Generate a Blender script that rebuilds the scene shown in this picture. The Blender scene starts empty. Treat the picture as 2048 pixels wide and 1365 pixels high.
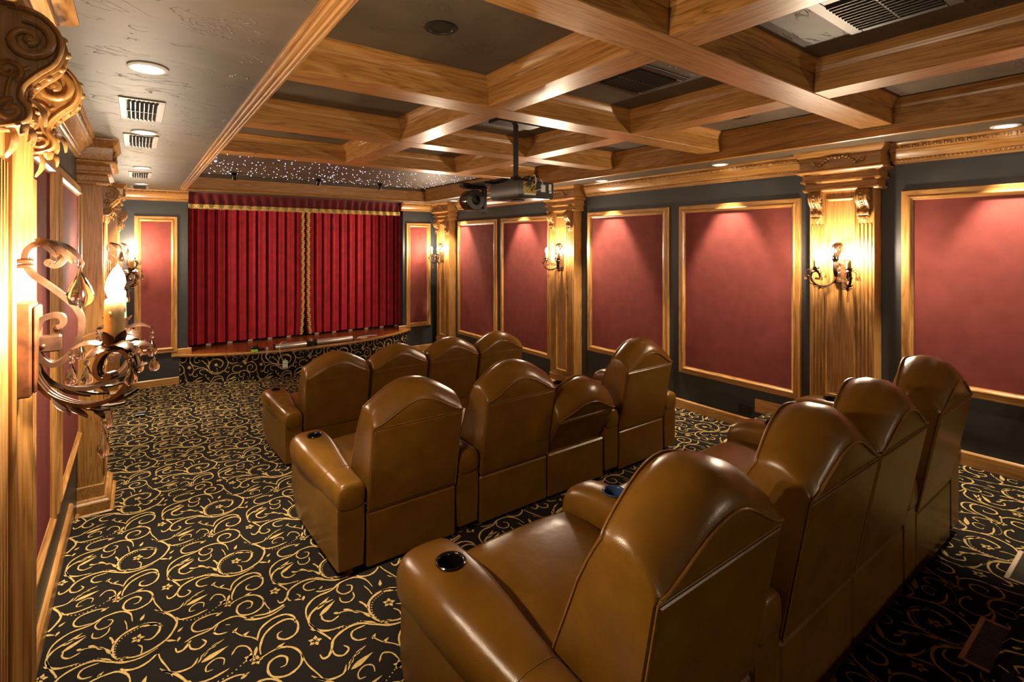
import bpy, math, random
import numpy as np
from mathutils import Vector, Matrix
random.seed(7)
R = math.radians
SC = bpy.context.scene
COL = SC.collection

# ------------------------------------------------------------------ camera, world, exposure
cam_d = bpy.data.cameras.new('camera')
cam = bpy.data.objects.new('camera', cam_d); COL.objects.link(cam)
cam.location = (0, 0, 1.98)
cam.rotation_euler = (R(90), 0, R(-36.5))
cam_d.sensor_width = 36.0
cam_d.lens = 36.0 * 1011.5 / 2048
cam_d.shift_y = -194.5 / 2048
cam_d.clip_start = 0.02
SC.camera = cam
W = bpy.data.worlds.new('world'); SC.world = W; W.use_nodes = True
W.node_tree.nodes['Background'].inputs[0].default_value = (0.9, 0.8, 0.65, 1)
W.node_tree.nodes['Background'].inputs[1].default_value = 0.0
vs = SC.view_settings
vs.view_transform = 'Standard'; vs.look = 'None'; vs.gamma = 1.0; vs.use_curve_mapping = False
vs.exposure = 0.6
SC.cycles.caustics_reflective = False
SC.cycles.caustics_refractive = False
SC.cycles.max_bounces = 10
SC.cycles.diffuse_bounces = 6
SC.cycles.sample_clamp_indirect = 8.0
BULB = 1650.0      # radiance of the candle bulbs
SPOT = 195.0        # watts of each soffit downlight
WARM = (1.0, 0.81, 0.58)
WARM2 = (1.0, 0.83, 0.62)

# ------------------------------------------------------------------ materials
MATS = {}
def nt(name):
    m = bpy.data.materials.new(name); m.use_nodes = True
    MATS[name] = m
    t = m.node_tree
    return m, t, t.nodes['Principled BSDF']
def node(t, kind, **kw):
    n = t.nodes.new(kind)
    for k, v in kw.items():
        if k in n.inputs: n.inputs[k].default_value = v
        else: setattr(n, k, v)
    return n
def ramp(t, src, stops):
    r = t.nodes.new('ShaderNodeValToRGB')
    e = r.color_ramp.elements
    while len(e) < len(stops): e.new(0.5)
    for i, (p, c) in enumerate(stops):
        e[i].position = p; e[i].color = (*c, 1)
    t.links.new(src, r.inputs[0])
    return r.outputs[0]
def coords(t, scale=(1, 1, 1)):
    tc = t.nodes.new('ShaderNodeTexCoord'); mp = t.nodes.new('ShaderNodeMapping')
    mp.inputs['Scale'].default_value = scale
    t.links.new(tc.outputs['Object'], mp.inputs[0])
    return mp.outputs[0]
def bump(t, b, src, strength, dist):
    n = t.nodes.new('ShaderNodeBump'); n.inputs['Strength'].default_value = strength
    n.inputs['Distance'].default_value = dist
    t.links.new(src, n.inputs['Height']); t.links.new(n.outputs[0], b.inputs['Normal'])
def plain(name, col, rough=0.5, metal=0.0, spec=0.5, noise=0.0, nscale=20, bmp=0.0, sheen=0.0):
    m, t, b = nt(name)
    b.inputs['Base Color'].default_value = (*col, 1)
    b.inputs['Roughness'].default_value = rough
    b.inputs['Metallic'].default_value = metal
    b.inputs['Specular IOR Level'].default_value = spec
    if sheen: b.inputs['Sheen Weight'].default_value = sheen
    if noise or bmp:
        n = node(t, 'ShaderNodeTexNoise', Scale=nscale, Detail=4.0)
        t.links.new(coords(t), n.inputs['Vector'])
        if noise:
            lo = tuple(c * (1 - noise) for c in col); hi = tuple(min(1, c * (1 + noise)) for c in col)
            t.links.new(ramp(t, n.outputs[0], [(0.3, lo), (0.7, hi)]), b.inputs['Base Color'])
        if bmp: bump(t, b, n.outputs[0], bmp, 0.01)
    return m
def oak(name, axis, dark=1.0):
    m, t, b = nt(name)
    s = [14, 14, 14]; s[axis] = 0.9
    v = coords(t, tuple(s))
    n1 = node(t, 'ShaderNodeTexNoise', Scale=1.0, Detail=3.0, Distortion=0.6)
    t.links.new(v, n1.inputs['Vector'])
    # repeated rings give the cathedral figure
    mul = node(t, 'ShaderNodeMath', operation='MULTIPLY'); mul.inputs[1].default_value = 9.0
    t.links.new(n1.outputs[0], mul.inputs[0])
    fr = node(t, 'ShaderNodeMath', operation='PINGPONG'); fr.inputs[1].default_value = 0.5
    t.links.new(mul.outputs[0], fr.inputs[0])
    s2 = [220, 220, 220]; s2[axis] = 5
    n2 = node(t, 'ShaderNodeTexNoise', Scale=1.0, Detail=2.0)
    t.links.new(coords(t, tuple(s2)), n2.inputs['Vector'])
    mix = node(t, 'ShaderNodeMath', operation='MULTIPLY_ADD')
    t.links.new(n2.outputs[0], mix.inputs[0]); mix.inputs[1].default_value = 0.62
    t.links.new(fr.outputs[0], mix.inputs[2])
    d = dark
    c = ramp(t, mix.outputs[0], [(0.18, (0.17*d, 0.066*d, 0.012*d)), (0.42, (0.35*d, 0.158*d, 0.036*d)),
                                 (0.85, (0.46*d, 0.236*d, 0.068*d))])
    t.links.new(c, b.inputs['Base Color'])
    b.inputs['Roughness'].default_value = 0.38
    b.inputs['Coat Weight'].default_value = 0.25; b.inputs['Coat Roughness'].default_value = 0.25
    bump(t, b, n2.outputs[0], 0.12, 0.002)
    return m
oak('oak_x', 0); oak('oak_y', 1); oak('oak_z', 2); oak('oak_carved', 2, 0.72)
def leather():
    m, t, b = nt('leather')
    n = node(t, 'ShaderNodeTexNoise', Scale=5.0, Detail=6.0, Roughness=0.6)
    t.links.new(coords(t), n.inputs['Vector'])
    t.links.new(ramp(t, n.outputs[0], [(0.3, (0.112, 0.047, 0.0052)), (0.7, (0.188, 0.084, 0.0088))]), b.inputs['Base Color'])
    v = node(t, 'ShaderNodeTexVoronoi', Scale=420.0); t.links.new(coords(t), v.inputs['Vector'])
    n2 = node(t, 'ShaderNodeTexNoise', Scale=16.0, Detail=3.0); t.links.new(coords(t), n2.inputs['Vector'])
    ad = node(t, 'ShaderNodeMath', operation='MULTIPLY_ADD'); ad.inputs[1].default_value = 0.12
    t.links.new(v.outputs[0], ad.inputs[0]); t.links.new(n2.outputs[0], ad.inputs[2])
    bump(t, b, ad.outputs[0], 0.22, 0.008)
    b.inputs['Specular IOR Level'].default_value = 0.38
    b.inputs['Roughness'].default_value = 0.28
    b.inputs['Coat Weight'].default_value = 0.10; b.inputs['Coat Roughness'].default_value = 0.2
leather()
plain('leather_piping', (0.21, 0.095, 0.018), 0.3, noise=0.15, nscale=30)
def plaster(name, col):
    m, t, b = nt(name)
    v = coords(t)
    n = node(t, 'ShaderNodeTexNoise', Scale=2.4, Detail=5.0, Distortion=1.4); t.links.new(v, n.inputs['Vector'])
    lo = tuple(c * 0.85 for c in col); hi = tuple(c * 1.15 for c in col)
    t.links.new(ramp(t, n.outputs[0], [(0.35, lo), (0.65, hi)]), b.inputs['Base Color'])
    # trowel ridges: thin crests along contour lines of a warped noise
    n1 = node(t, 'ShaderNodeTexNoise', Scale=3.0, Detail=4.0, Distortion=2.2)
    t.links.new(coords(t, (1, 1.7, 1)), n1.inputs['Vector'])
    mr = node(t, 'ShaderNodeMath', operation='SUBTRACT'); mr.inputs[1].default_value = 0.56
    t.links.new(n1.outputs[0], mr.inputs[0])
    ab = node(t, 'ShaderNodeMath', operation='ABSOLUTE'); t.links.new(mr.outputs[0], ab.inputs[0])
    mm = node(t, 'ShaderNodeMapRange'); mm.inputs[1].default_value = 0.0; mm.inputs[2].default_value = 0.018
    mm.inputs[3].default_value = 1.0; mm.inputs[4].default_value = 0.0
    t.links.new(ab.outputs[0], mm.inputs[0])
    n3 = node(t, 'ShaderNodeTexNoise', Scale=6.0, Detail=2.0); t.links.new(v, n3.inputs['Vector'])
    mk = node(t, 'ShaderNodeMapRange'); mk.inputs[1].default_value = 0.44; mk.inputs[2].default_value = 0.56
    t.links.new(n3.outputs[0], mk.inputs[0])
    mu = node(t, 'ShaderNodeMath', operation='MULTIPLY'); t.links.new(mm.outputs[0], mu.inputs[0]); t.links.new(mk.outputs[0], mu.inputs[1])
    bump(t, b, mu.outputs[0], 0.6, 0.007)
    b.inputs['Roughness'].default_value = 0.55
plaster('plaster', (0.105, 0.077, 0.049))
plain('wall_paint', (0.030, 0.031, 0.032), 0.40, noise=0.08, nscale=6)
def fabric():
    m, t, b = nt('fabric')
    n = node(t, 'ShaderNodeTexNoise', Scale=9.0, Detail=5.0); t.links.new(coords(t), n.inputs['Vector'])
    t.links.new(ramp(t, n.outputs[0], [(0.3, (0.150, 0.036, 0.030)), (0.7, (0.185, 0.045, 0.038))]), b.inputs['Base Color'])
    w = node(t, 'ShaderNodeTexNoise', Scale=420.0, Detail=1.0); t.links.new(coords(t), w.inputs['Vector'])
    bump(t, b, w.outputs[0], 0.35, 0.002)
    b.inputs['Roughness'].default_value = 0.9; b.inputs['Specular IOR Level'].default_value = 0.08; b.inputs['Sheen Weight'].default_value = 0.0
    b.inputs['Sheen Roughness'].default_value = 0.4
fabric()
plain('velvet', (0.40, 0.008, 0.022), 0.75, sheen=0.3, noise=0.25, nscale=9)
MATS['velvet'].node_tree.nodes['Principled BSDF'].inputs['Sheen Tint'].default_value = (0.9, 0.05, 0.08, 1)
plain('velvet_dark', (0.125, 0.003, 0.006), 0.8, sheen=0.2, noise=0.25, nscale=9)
plain('gold_braid', (0.62, 0.45, 0.14), 0.45, noise=0.45, nscale=120, bmp=0.6)
plain('cream_lining', (0.7, 0.55, 0.38), 0.8, noise=0.05, nscale=8)
plain('carpet_black', (0.011, 0.009, 0.007), 0.95, spec=0.1, noise=0.35, nscale=220, bmp=0.3)
plain('carpet_gold', (0.47, 0.32, 0.115), 0.95, spec=0.1, noise=0.28, nscale=160, bmp=0.3)
plain('stage_wood', (0.20, 0.055, 0.014), 0.25, noise=0.3, nscale=14)
plain('bronze', (0.062, 0.030, 0.016), 0.34, metal=0.55, noise=0.5, nscale=30, bmp=0.1)
plain('burl', (0.10, 0.034, 0.012), 0.35, noise=0.6, nscale=38)
plain('wax', (0.72, 0.50, 0.22), 0.6, noise=0.08, nscale=40)
plain('black_plastic', (0.010, 0.009, 0.009), 0.35, noise=0.1, nscale=30)
plain('cup_black', (0.006, 0.005, 0.005), 0.12, noise=0.1, nscale=30)
plain('cup_blue', (0.03, 0.06, 0.16), 0.15, noise=0.1, nscale=30)
plain('projector_grey', (0.050, 0.045, 0.042), 0.4, noise=0.08, nscale=30)
plain('projector_dark', (0.016, 0.015, 0.015), 0.35, noise=0.1, nscale=30)
plain('lens_barrel', (0.020, 0.010, 0.006), 0.15, noise=0.1, nscale=30)
plain('dark_metal', (0.035, 0.03, 0.026), 0.4, metal=0.4, noise=0.15, nscale=40)
plain('dark_wood', (0.09, 0.022, 0.010), 0.25, noise=0.3, nscale=40)
plain('vent_taupe', (0.20, 0.16, 0.115), 0.45, noise=0.08, nscale=20)
plain('vent_tan', (0.45, 0.34, 0.22), 0.45, noise=0.1, nscale=30)
plain('vent_slat', (0.07, 0.052, 0.032), 0.45, noise=0.1, nscale=30)
plain('vent_black', (0.020, 0.018, 0.018), 0.4, noise=0.1, nscale=20)
plain('chrome', (0.85, 0.83, 0.80), 0.3, metal=0.85, noise=0.08, nscale=30)
plain('white_plastic', (0.75, 0.73, 0.68), 0.4, noise=0.04, nscale=20)
plain('cable_white', (0.65, 0.62, 0.55), 0.5, noise=0.05, nscale=20)
plain('cable_black', (0.012, 0.011, 0.011), 0.5, noise=0.05, nscale=20)
plain('tape_green', (0.35, 0.75, 0.06), 0.5, noise=0.05, nscale=20)
plain('circuit', (0.40, 0.30, 0.08), 0.35, metal=0.5, noise=0.8, nscale=160)
plain('label_white', (0.7, 0.72, 0.7), 0.5, noise=0.05, nscale=90)
plain('mirror_glass', (0.25, 0.22, 0.18), 0.05, metal=1.0, noise=0.1, nscale=30)
def crystal():
    m, t, b = nt('crystal')
    b.inputs['Base Color'].default_value = (1, 0.97, 0.94, 1)
    b.inputs['Transmission Weight'].default_value = 1.0
    b.inputs['IOR'].default_value = 1.5; b.inputs['Roughness'].default_value = 0.02
    n = node(t, 'ShaderNodeTexNoise', Scale=60.0); t.links.new(coords(t), n.inputs['Vector'])
    bump(t, b, n.outputs[0], 0.05, 0.002)
crystal()
def emit(name, col, s, sampling='AUTO'):
    m, t, b = nt(name)
    b.inputs['Base Color'].default_value = (*col, 1)
    b.inputs['Emission Color'].default_value = (*col, 1); b.inputs['Emission Strength'].default_value = s
    m.cycles.emission_sampling = sampling
emit('bulb_glow', WARM, BULB)
emit('lamp_glow', (1.0, 0.88, 0.70), 14.0, 'NONE')
emit('star_glow', (0.75, 0.72, 1.0), 5.0, 'NONE')

# ------------------------------------------------------------------ mesh helpers
class B:
    def __init__(s): s.v = []; s.f = []
    def add(s, vs, fs):
        o = len(s.v); s.v.extend([tuple(v) for v in vs]); s.f.extend([tuple(i + o for i in f) for f in fs]); return s
    def box(s, x0, x1, y0, y1, z0, z1, bev=0.0):
        if bev <= 0:
            vs = [(x, y, z) for z in (z0, z1) for y in (y0, y1) for x in (x0, x1)]
            return s.add(vs, [(0,2,3,1), (4,5,7,6), (0,1,5,4), (2,6,7,3), (0,4,6,2), (1,3,7,5)])
        b = min(bev, (x1-x0)/2.01, (y1-y0)/2.01, (z1-z0)/2.01)
        vs = []; idx = {}
        X = (x0, x1); Y = (y0, y1); Z = (z0, z1)
        for i in (0, 1):
            for j in (0, 1):
                for k in (0, 1):
                    sx = b if i == 0 else -b; sy = b if j == 0 else -b; sz = b if k == 0 else -b
                    idx[(i,j,k,0)] = len(vs); vs.append((X[i], Y[j]+sy, Z[k]+sz))
                    idx[(i,j,k,1)] = len(vs); vs.append((X[i]+sx, Y[j], Z[k]+sz))
                    idx[(i,j,k,2)] = len(vs); vs.append((X[i]+sx, Y[j]+sy, Z[k]))
        g = lambda i,j,k,a: idx[(i,j,k,a)]
        fs = [(g(0,0,0,0),g(0,0,1,0),g(0,1,1,0),g(0,1,0,0)), (g(1,0,0,0),g(1,1,0,0),g(1,1,1,0),g(1,0,1,0)),
              (g(0,0,0,1),g(1,0,0,1),g(1,0,1,1),g(0,0,1,1)), (g(0,1,0,1),g(0,1,1,1),g(1,1,1,1),g(1,1,0,1)),
              (g(0,0,0,2),g(0,1,0,2),g(1,1,0,2),g(1,0,0,2)), (g(0,0,1,2),g(1,0,1,2),g(1,1,1,2),g(0,1,1,2))]
        for j in (0, 1):
            for k in (0, 1): fs.append((g(0,j,k,1),g(1,j,k,1),g(1,j,k,2),g(0,j,k,2)))
        for i in (0, 1):
            for k in (0, 1): fs.append((g(i,0,k,0),g(i,1,k,0),g(i,1,k,2),g(i,0,k,2)))
        for i in (0, 1):
            for j in (0, 1): fs.append((g(i,j,0,0),g(i,j,1,0),g(i,j,1,1),g(i,j,0,1)))
        for i in (0, 1):
            for j in (0, 1):
                for k in (0, 1): fs.append((g(i,j,k,0),g(i,j,k,1),g(i,j,k,2)))
        return s.add(vs, fs)
    def loft(s, rings, cap=True, closed=True):
        n = len(rings[0]); vs = [p for r in rings for p in r]; fs = []
        for a in range(len(rings) - 1):
            for i in range(n if closed else n - 1):
                j = (i + 1) % n
                fs.append((a*n+i, a*n+j, (a+1)*n+j, (a+1)*n+i))
        if cap:
            fs.append(tuple(range(n))[::-1]); fs.append(tuple((len(rings)-1)*n + i for i in range(n)))
        return s.add(vs, fs)
    def extrude(s, poly, fn0, fn1):
        return s.loft([[fn0(*p) for p in poly], [fn1(*p) for p in poly]])
    def lathe(s, prof, c=(0,0,0), n=16, axis='z', cap=True):
        rings = []
        for r, h in prof:
            ring = []
            for i in range(n):
                a = 2*math.pi*i/n; p, q = r*math.cos(a), r*math.sin(a)
                if axis == 'z': ring.append((c[0]+p, c[1]+q, c[2]+h))
                elif axis == 'y': ring.append((c[0]+p, c[1]+h, c[2]+q))
                else: ring.append((c[0]+h, c[1]+p, c[2]+q))
            rings.append(ring)
        return s.loft(rings, cap)
    def tube(s, path, r, n=8, cap=True):
        P = [Vector(p) for p in path]; m = len(P); rings = []
        T = [(P[min(i+1, m-1)] - P[max(i-1, 0)]).normalized() for i in range(m)]
        up = Vector((0, 0, 1)) if abs(T[0].z) < 0.9 else Vector((1, 0, 0))
        N = T[0].cross(up).normalized()
        for i in range(m):
            N = (N - T[i]*N.dot(T[i])).normalized(); Bn = T[i].cross(N)
            rr = r[i] if isinstance(r, (list, tuple)) else r
            rings.append([P[i] + N*(rr*math.cos(2*math.pi*k/n)) + Bn*(rr*math.sin(2*math.pi*k/n)) for k in range(n)])
        return s.loft(rings, cap)
    def band(s, path, nor, width, thick):
        # strap-like bar: flat face ridged, 'nor' is the constant direction across the strap
        P = [Vector(p) for p in path]; m = len(P); nor = Vector(nor).normalized(); rings = []
        for i in range(m):
            t = (P[min(i+1, m-1)] - P[max(i-1, 0)]).normalized(); q = t.cross(nor).normalized()
            w = (width[i] if isinstance(width, list) else width)/2; h = (thick[i] if isinstance(thick, list) else thick)/2
            sec = [(-w, -h), (-w*.72, -h), (-w*.6, -h*.45), (-w*.3, -h*.45), (-w*.15, -h), (w*.15, -h), (w*.3, -h*.45), (w*.6, -h*.45), (w*.72, -h), (w, -h),
                   (w, h), (w*.72, h), (w*.6, h*.45), (w*.3, h*.45), (w*.15, h), (-w*.15, h), (-w*.3, h*.45), (-w*.6, h*.45), (-w*.72, h), (-w, h)]
            rings.append([P[i] + nor*a + q*b for a, b in sec])
        return s.loft(rings)
    def sphere(s, c, r, n=10, sz=1.0):
        k = max(4, n//2 + 1)
        return s.lathe([(max(1e-4, r*math.sin(math.pi*i/k)), -r*sz*math.cos(math.pi*i/k)) for i in range(k+1)], c, n)
    def xf(s, M):
        s.v = [tuple(M @ Vector(v)) for v in s.v]; return s
    def mesh(s, name, mat, smooth=None):
        me = bpy.data.meshes.new(name); me.from_pydata(s.v, [], s.f); me.update()
        import bmesh
        bm = bmesh.new(); bm.from_mesh(me); bmesh.ops.recalc_face_normals(bm, faces=bm.faces); bm.to_mesh(me); bm.free()
        if mat: me.materials.append(MATS[mat])
        if smooth:
            me.polygons.foreach_set('use_smooth', [True]*len(me.polygons)); me.set_sharp_from_angle(angle=R(smooth))
        return me
    def build(s, name, mat, parent=None, smooth=None, label=None):
        o = bpy.data.objects.new(name, s.mesh(name, mat, smooth)); COL.objects.link(o)
        if parent is not None: o.parent = parent
        if label: o['label'] = label
        return o
def cr(pts, k=6, closed=False):
    P = [np.array(p, float) for p in pts]; out = []; n = len(P)
    rng = range(n if closed else n-1)
    for i in rng:
        if closed: a, b, c, d = P[(i-1) % n], P[i], P[(i+1) % n], P[(i+2) % n]
        else: a, b, c, d = P[max(i-1, 0)], P[i], P[i+1], P[min(i+2, n-1)]
        for j in range(k):
            t = j/k
            out.append(tuple(0.5*((2*b) + (c-a)*t + (2*a-5*b+4*c-d)*t*t + (3*b-3*c+d-a)*t**3)))
    if not closed: out.append(tuple(P[-1]))
    return out
def empty(name, loc=(0,0,0), rz=0.0):
    o = bpy.data.objects.new(name, None); COL.objects.link(o); o.location = loc; o.rotation_euler = (0, 0, rz)
    o.empty_display_size = 0.1
    return o
def tag(o, label, cat, group=None):
    o['label'] = label; o['category'] = cat
    if group: o['group'] = group
    return o
def struct(o, label=None):
    o['kind'] = 'structure'
    if label: o['label'] = label
    return o
def child(o, name, mesh, parent=None):
    c = bpy.data.objects.new(name, mesh); COL.objects.link(c); c.parent = o
    return c
def copy_tree(o, parent=None):
    c = o.copy(); COL.objects.link(c); c.parent = parent
    for ch in o.children: copy_tree(ch, c)
    return c
def leaf_shape(b, base, tip, up, width, curl=0.0, thick=0.004, k=8):
    # a pointed leaf with a raised midrib and a drooping tip
    base, tip, up = Vector(base), Vector(tip), Vector(up).normalized()
    d = tip - base; side = d.cross(up).normalized(); up2 = side.cross(d).normalized()
    rings = []
    for i in range(k + 1):
        t = i/k; w = width*math.sin(math.pi*min(1, 0.12 + 0.88*t))**0.8 * (1 + 0.12*math.cos(t*22))
        w = max(w, 0.0006)
        c = base + d*t + up2*(curl*math.sin(math.pi*t))
        rings.append([c - side*w - up2*(w*0.25), c + up2*thick, c + side*w - up2*(w*0.25), c - up2*(thick*0.5)])
    b.loft(rings)
    return b

# ------------------------------------------------------------------ room dimensions
XL, XR = -0.345, 4.60
YS, YB = 8.57, -3.7
ZF, ZM, ZB, ZP = 0.0, 0.25, 0.45, 0.66       # front floor, middle tier, back tier, rear platform
YM, YK, YP = 4.20, 2.32, 0.385
ZS, ZC, ZBEAM = 2.725, 2.945, 2.78           # soffit, tray ceiling, underside of beams
TX0, TX1, TY1 = 0.505, 4.08, 8.10            # tray walls
ZST = 0.41                                    # stage deck
T = 0.12

# floor: one stepped slab
b = B()
prof = [(YB, -0.1), (YS+0.9, -0.1), (YS+0.9, ZF), (YM, ZF), (YM, ZM-0.015), (YM-0.008, ZM-0.004), (YM-0.02, ZM), (YK, ZM), (YK, ZB-0.015), (YK-0.008, ZB-0.004), (YK-0.02, ZB),
        (YP, ZB), (YP, ZP-0.03), (YP-0.012, ZP-0.009), (YP-0.035, ZP), (YB, ZP)]
b.extrude(prof, lambda y, z: (XL-T, y, z), lambda y, z: (XR+T, y, z))
floor = struct(b.build('floor', 'carpet_black'), 'black carpet with gold scrolling vines over three seating tiers')
# walls
b = B(); b.box(XL-T, XL, YB-T, YS+1.0, -0.1, 3.1)
wall_left = struct(b.build('wall_left', 'wall_paint'), 'dark slate painted wall along the left aisle')
b = B(); b.box(XR, XR+T, YB-T, YS+1.0, -0.1, 3.1)
wall_right = struct(b.build('wall_right', 'wall_paint'), 'dark slate painted wall behind the right pilasters')
b = B(); b.box(XL, XR, YB-T, YB, -0.1, 3.1)
struct(b.build('wall_back', 'wall_paint'), 'dark slate painted rear wall')
OX0, OX1, YA = 0.575, 3.875, 9.45            # curtain opening and the depth of the stage recess
b = B()
b.box(XL, OX0, YS, YS+0.12, -0.1, 3.1); b.box(OX1, XR, YS, YS+0.12, -0.1, 3.1); b.box(XL, XR, YA, YA+T, -0.1, 3.1)
b.box(XL, 0.30, YS+0.12, YA, -0.1, 3.1); b.box(4.16, XR, YS+0.12, YA, -0.1, 3.1)
struct(b.build('wall_stage', 'wall_paint'), 'dark slate painted wall framing the stage opening')

# ceiling: soffits, tray and its stars
b = B()
b.box(XL, TX0-0.045, YB, YA, ZS, 3.1); b.box(TX1+0.031, XR, YB, YA, ZS, 3.1)
b.box(TX0-0.045, TX1+0.031, TY1+0.031, YA, ZS, 3.1); b.box(TX0-0.045, TX1+0.031, YB, -1.35, ZS, 3.1)
b.box(TX0-0.045, TX1+0.031, -1.35, TY1+0.031, ZC, 3.1)
ceiling = struct(b.build('ceiling', 'plaster'), 'brown trowelled plaster ceiling with a coffered oak tray')

# coffer beams
XB = [(-1.29, -1.10), (-0.045, 0.145), (1.205, 1.395), (2.45, 2.64), (3.68, 3.87), (4.96, 5.15)]
YBm = [(1.64, 1.825), (2.88, 3.065)]
for (y0, y1) in XB:
    B().box(TX0, TX1, y0, y1, ZBEAM, ZC, 0.004).build('ceiling_beam', 'oak_x', ceiling)
for (x0, x1) in YBm:
    for i in range(len(XB)-1):
        B().box(x0, x1, XB[i][1], XB[i+1][0], ZBEAM+0.0006, ZC, 0.004).build('ceiling_beam', 'oak_y', ceiling)
def ring_mould(name, x0, x1, y0, y1, prof, parent, sides='xXyY'):
    # mitred moulding inside a rectangle; prof = (inset from side, z)
    for sd in sides:
        bb = B()
        if sd == 'y': bb.extrude(prof, lambda d, z: (x0+d, y0+d, z), lambda d, z: (x1-d, y0+d, z)); m = 'oak_x'
        if sd == 'Y': bb.extrude(prof, lambda d, z: (x0+d, y1-d, z), lambda d, z: (x1-d, y1-d, z)); m = 'oak_x'
        if sd == 'x': bb.extrude(prof, lambda d, z: (x0+d, y0+d, z), lambda d, z: (x0+d, y1-d, z)); m = 'oak_y'
        if sd == 'X': bb.extrude(prof, lambda d, z: (x1-d, y0+d, z), lambda d, z: (x1-d, y1-d, z)); m = 'oak_y'
        bb.build(name, m, parent, 35)
CM = [(0, ZC-0.062), (0.006, ZC-0.062), (0.010, ZC-0.054), (0.010, ZC-0.046), (0.016, ZC-0.036), (0.026, ZC-0.022), (0.034, ZC-0.012), (0.040, ZC-0.009), (0.040, ZC+0.001), (0, ZC+0.001)]
xs = [TX0+0.03] + [v for p in YBm for v in p] + [TX1]
for j in range(len(XB)-1):
    for i in range(3):
        ring_mould('coffer_molding', xs[2*i], xs[2*i+1], XB[j][1], XB[j+1][0], CM, ceiling)
# tray fascias and the edge mouldings on the soffits
B().box(TX0-0.015, TX0+0.03, -1.35, TY1, ZS+0.02, ZC, 0.003).build('tray_fascia', 'oak_y', ceiling)
B().box(TX1, TX1+0.03, -1.35, TY1, ZS-0.002, ZC, 0.003).build('tray_fascia', 'oak_y', ceiling)
B().box(TX0, TX1, TY1, TY1+0.03, ZS-0.002, ZC-0.045, 0.003).build('tray_fascia', 'oak_x', ceiling)
ring_mould('tray_molding', TX0+0.03, TX1, XB[-1][1], TY1, CM, ceiling, 'y')
EM = [(-0.058, ZS+0.001)]
for c_, r_, d_ in ((-0.049, 0.009, 0.004), (-0.028, 0.012, 0.012), (-0.004, 0.012, 0.016), (0.018, 0.010, 0.010)):
    EM += [(c_ - r_*math.cos(a_), ZS - d_ - r_*math.sin(a_)) for a_ in (0.0, 0.5, 1.05, 1.57, 2.09, 2.64, 3.14)]
EM += [(0.030, ZS+0.0), (0.030, ZS+0.04), (-0.015, ZS+0.04)]
b = B(); b.extrude(EM, lambda d, z: (TX0+d-0.0, -1.35, z), lambda d, z: (TX0+d, TY1, z))
b.build('edge_molding', 'oak_y', ceiling, 30)
EM2 = [(0.0, ZS+0.025), (-0.010, ZS+0.022), (-0.012, ZS+0.012), (-0.016, ZS+0.004), (-0.016, ZS-0.008), (-0.008, ZS-0.013), (0.02, ZS-0.012), (0.035, ZS-0.006), (0.035, ZS+0.002)]
b = B(); b.extrude(EM2, lambda d, z: (TX1+d, -1.35, z), lambda d, z: (TX1+d, TY1+0.0, z)); b.build('edge_molding', 'oak_y', ceiling, 30)
b = B(); b.extrude(EM2, lambda d, z: (TX0-0.045, TY1+d, z), lambda d, z: (TX1+0.02, TY1+d, z)); b.build('edge_molding', 'oak_x', ceiling, 30)
# fibre-optic stars
b = B(); rs = random.Random(3)
for i in range(430):
    x = rs.uniform(TX0+0.1, TX1-0.04); y = 5.2 + (TY1-5.25)*rs.random()**0.8; r = rs.choice([0.0035, 0.0045, 0.005, 0.0065])
    b.add([(x+r, y, ZC-0.002), (x, y+r, ZC-0.002), (x-r, y, ZC-0.002), (x, y-r, ZC-0.002), (x, y, ZC-0.006)], [(0,1,4), (1,2,4), (2,3,4), (3,0,4)])
st = b.build('fiber_optic_stars', 'star_glow', ceiling, label='tiny blue-white fibre optic stars in the ceiling before the stage'); st['kind'] = 'stuff'

# ------------------------------------------------------------------ carpet pattern
def stroke(pts, w, k=5, taper=True):
    P = np.array(cr(pts, k)); n = len(P)
    t = np.gradient(P, axis=0); L = np.maximum(np.linalg.norm(t, axis=1), 1e-6); t /= L[:, None]
    nrm = np.stack([-t[:, 1], t[:, 0]], 1); s = np.linspace(0, 1, n)
    ww = (w/2)*(np.clip(np.minimum(s*5+0.35, (1-s)*4+0.3), 0, 1) if taper else np.ones(n))
    ww = ww*(1 + 0.18*np.sin(np.arange(n)*1.9))
    A = P + nrm*ww[:, None]; C = P - nrm*ww[:, None]
    return [np.array([A[i], C[i], C[i+1], A[i+1]]) for i in range(n-1)]
def leaf2(a, c, w):
    a, c = np.array(a, float), np.array(c, float); d = c-a; L = np.linalg.norm(d); t = d/L; n = np.array([-t[1], t[0]]); q = []
    ts = [0, .15, .35, .6, .82, 1.0]; ws = [0.15, .7, 1.0, .75, .35, 0.03]
    for i in range(5):
        q.append(np.array([a+d*ts[i]+n*w/2*ws[i], a+d*ts[i]-n*w/2*ws[i], a+d*ts[i+1]-n*w/2*ws[i+1], a+d*ts[i+1]+n*w/2*ws[i+1]]))
    return q
def dots(pts, w, step):
    P = np.array(cr(pts, 12)); q = []; acc = 0
    for i in range(1, len(P)):
        acc += np.linalg.norm(P[i]-P[i-1])
        if acc >= step:
            acc = 0; c = P[i]; r = w/2
            q.append(np.array([c+[r, 0], c+[0, r], c-[r, 0], c-[0, r]]))
    return q
def flower(c, r):
    q = []
    for a in (10, 80, 155, 215, 290):
        q += leaf2(c, (c[0]+r*math.cos(R(a)), c[1]+r*math.sin(R(a))), r*0.7)
    return q
TQ = []
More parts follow.
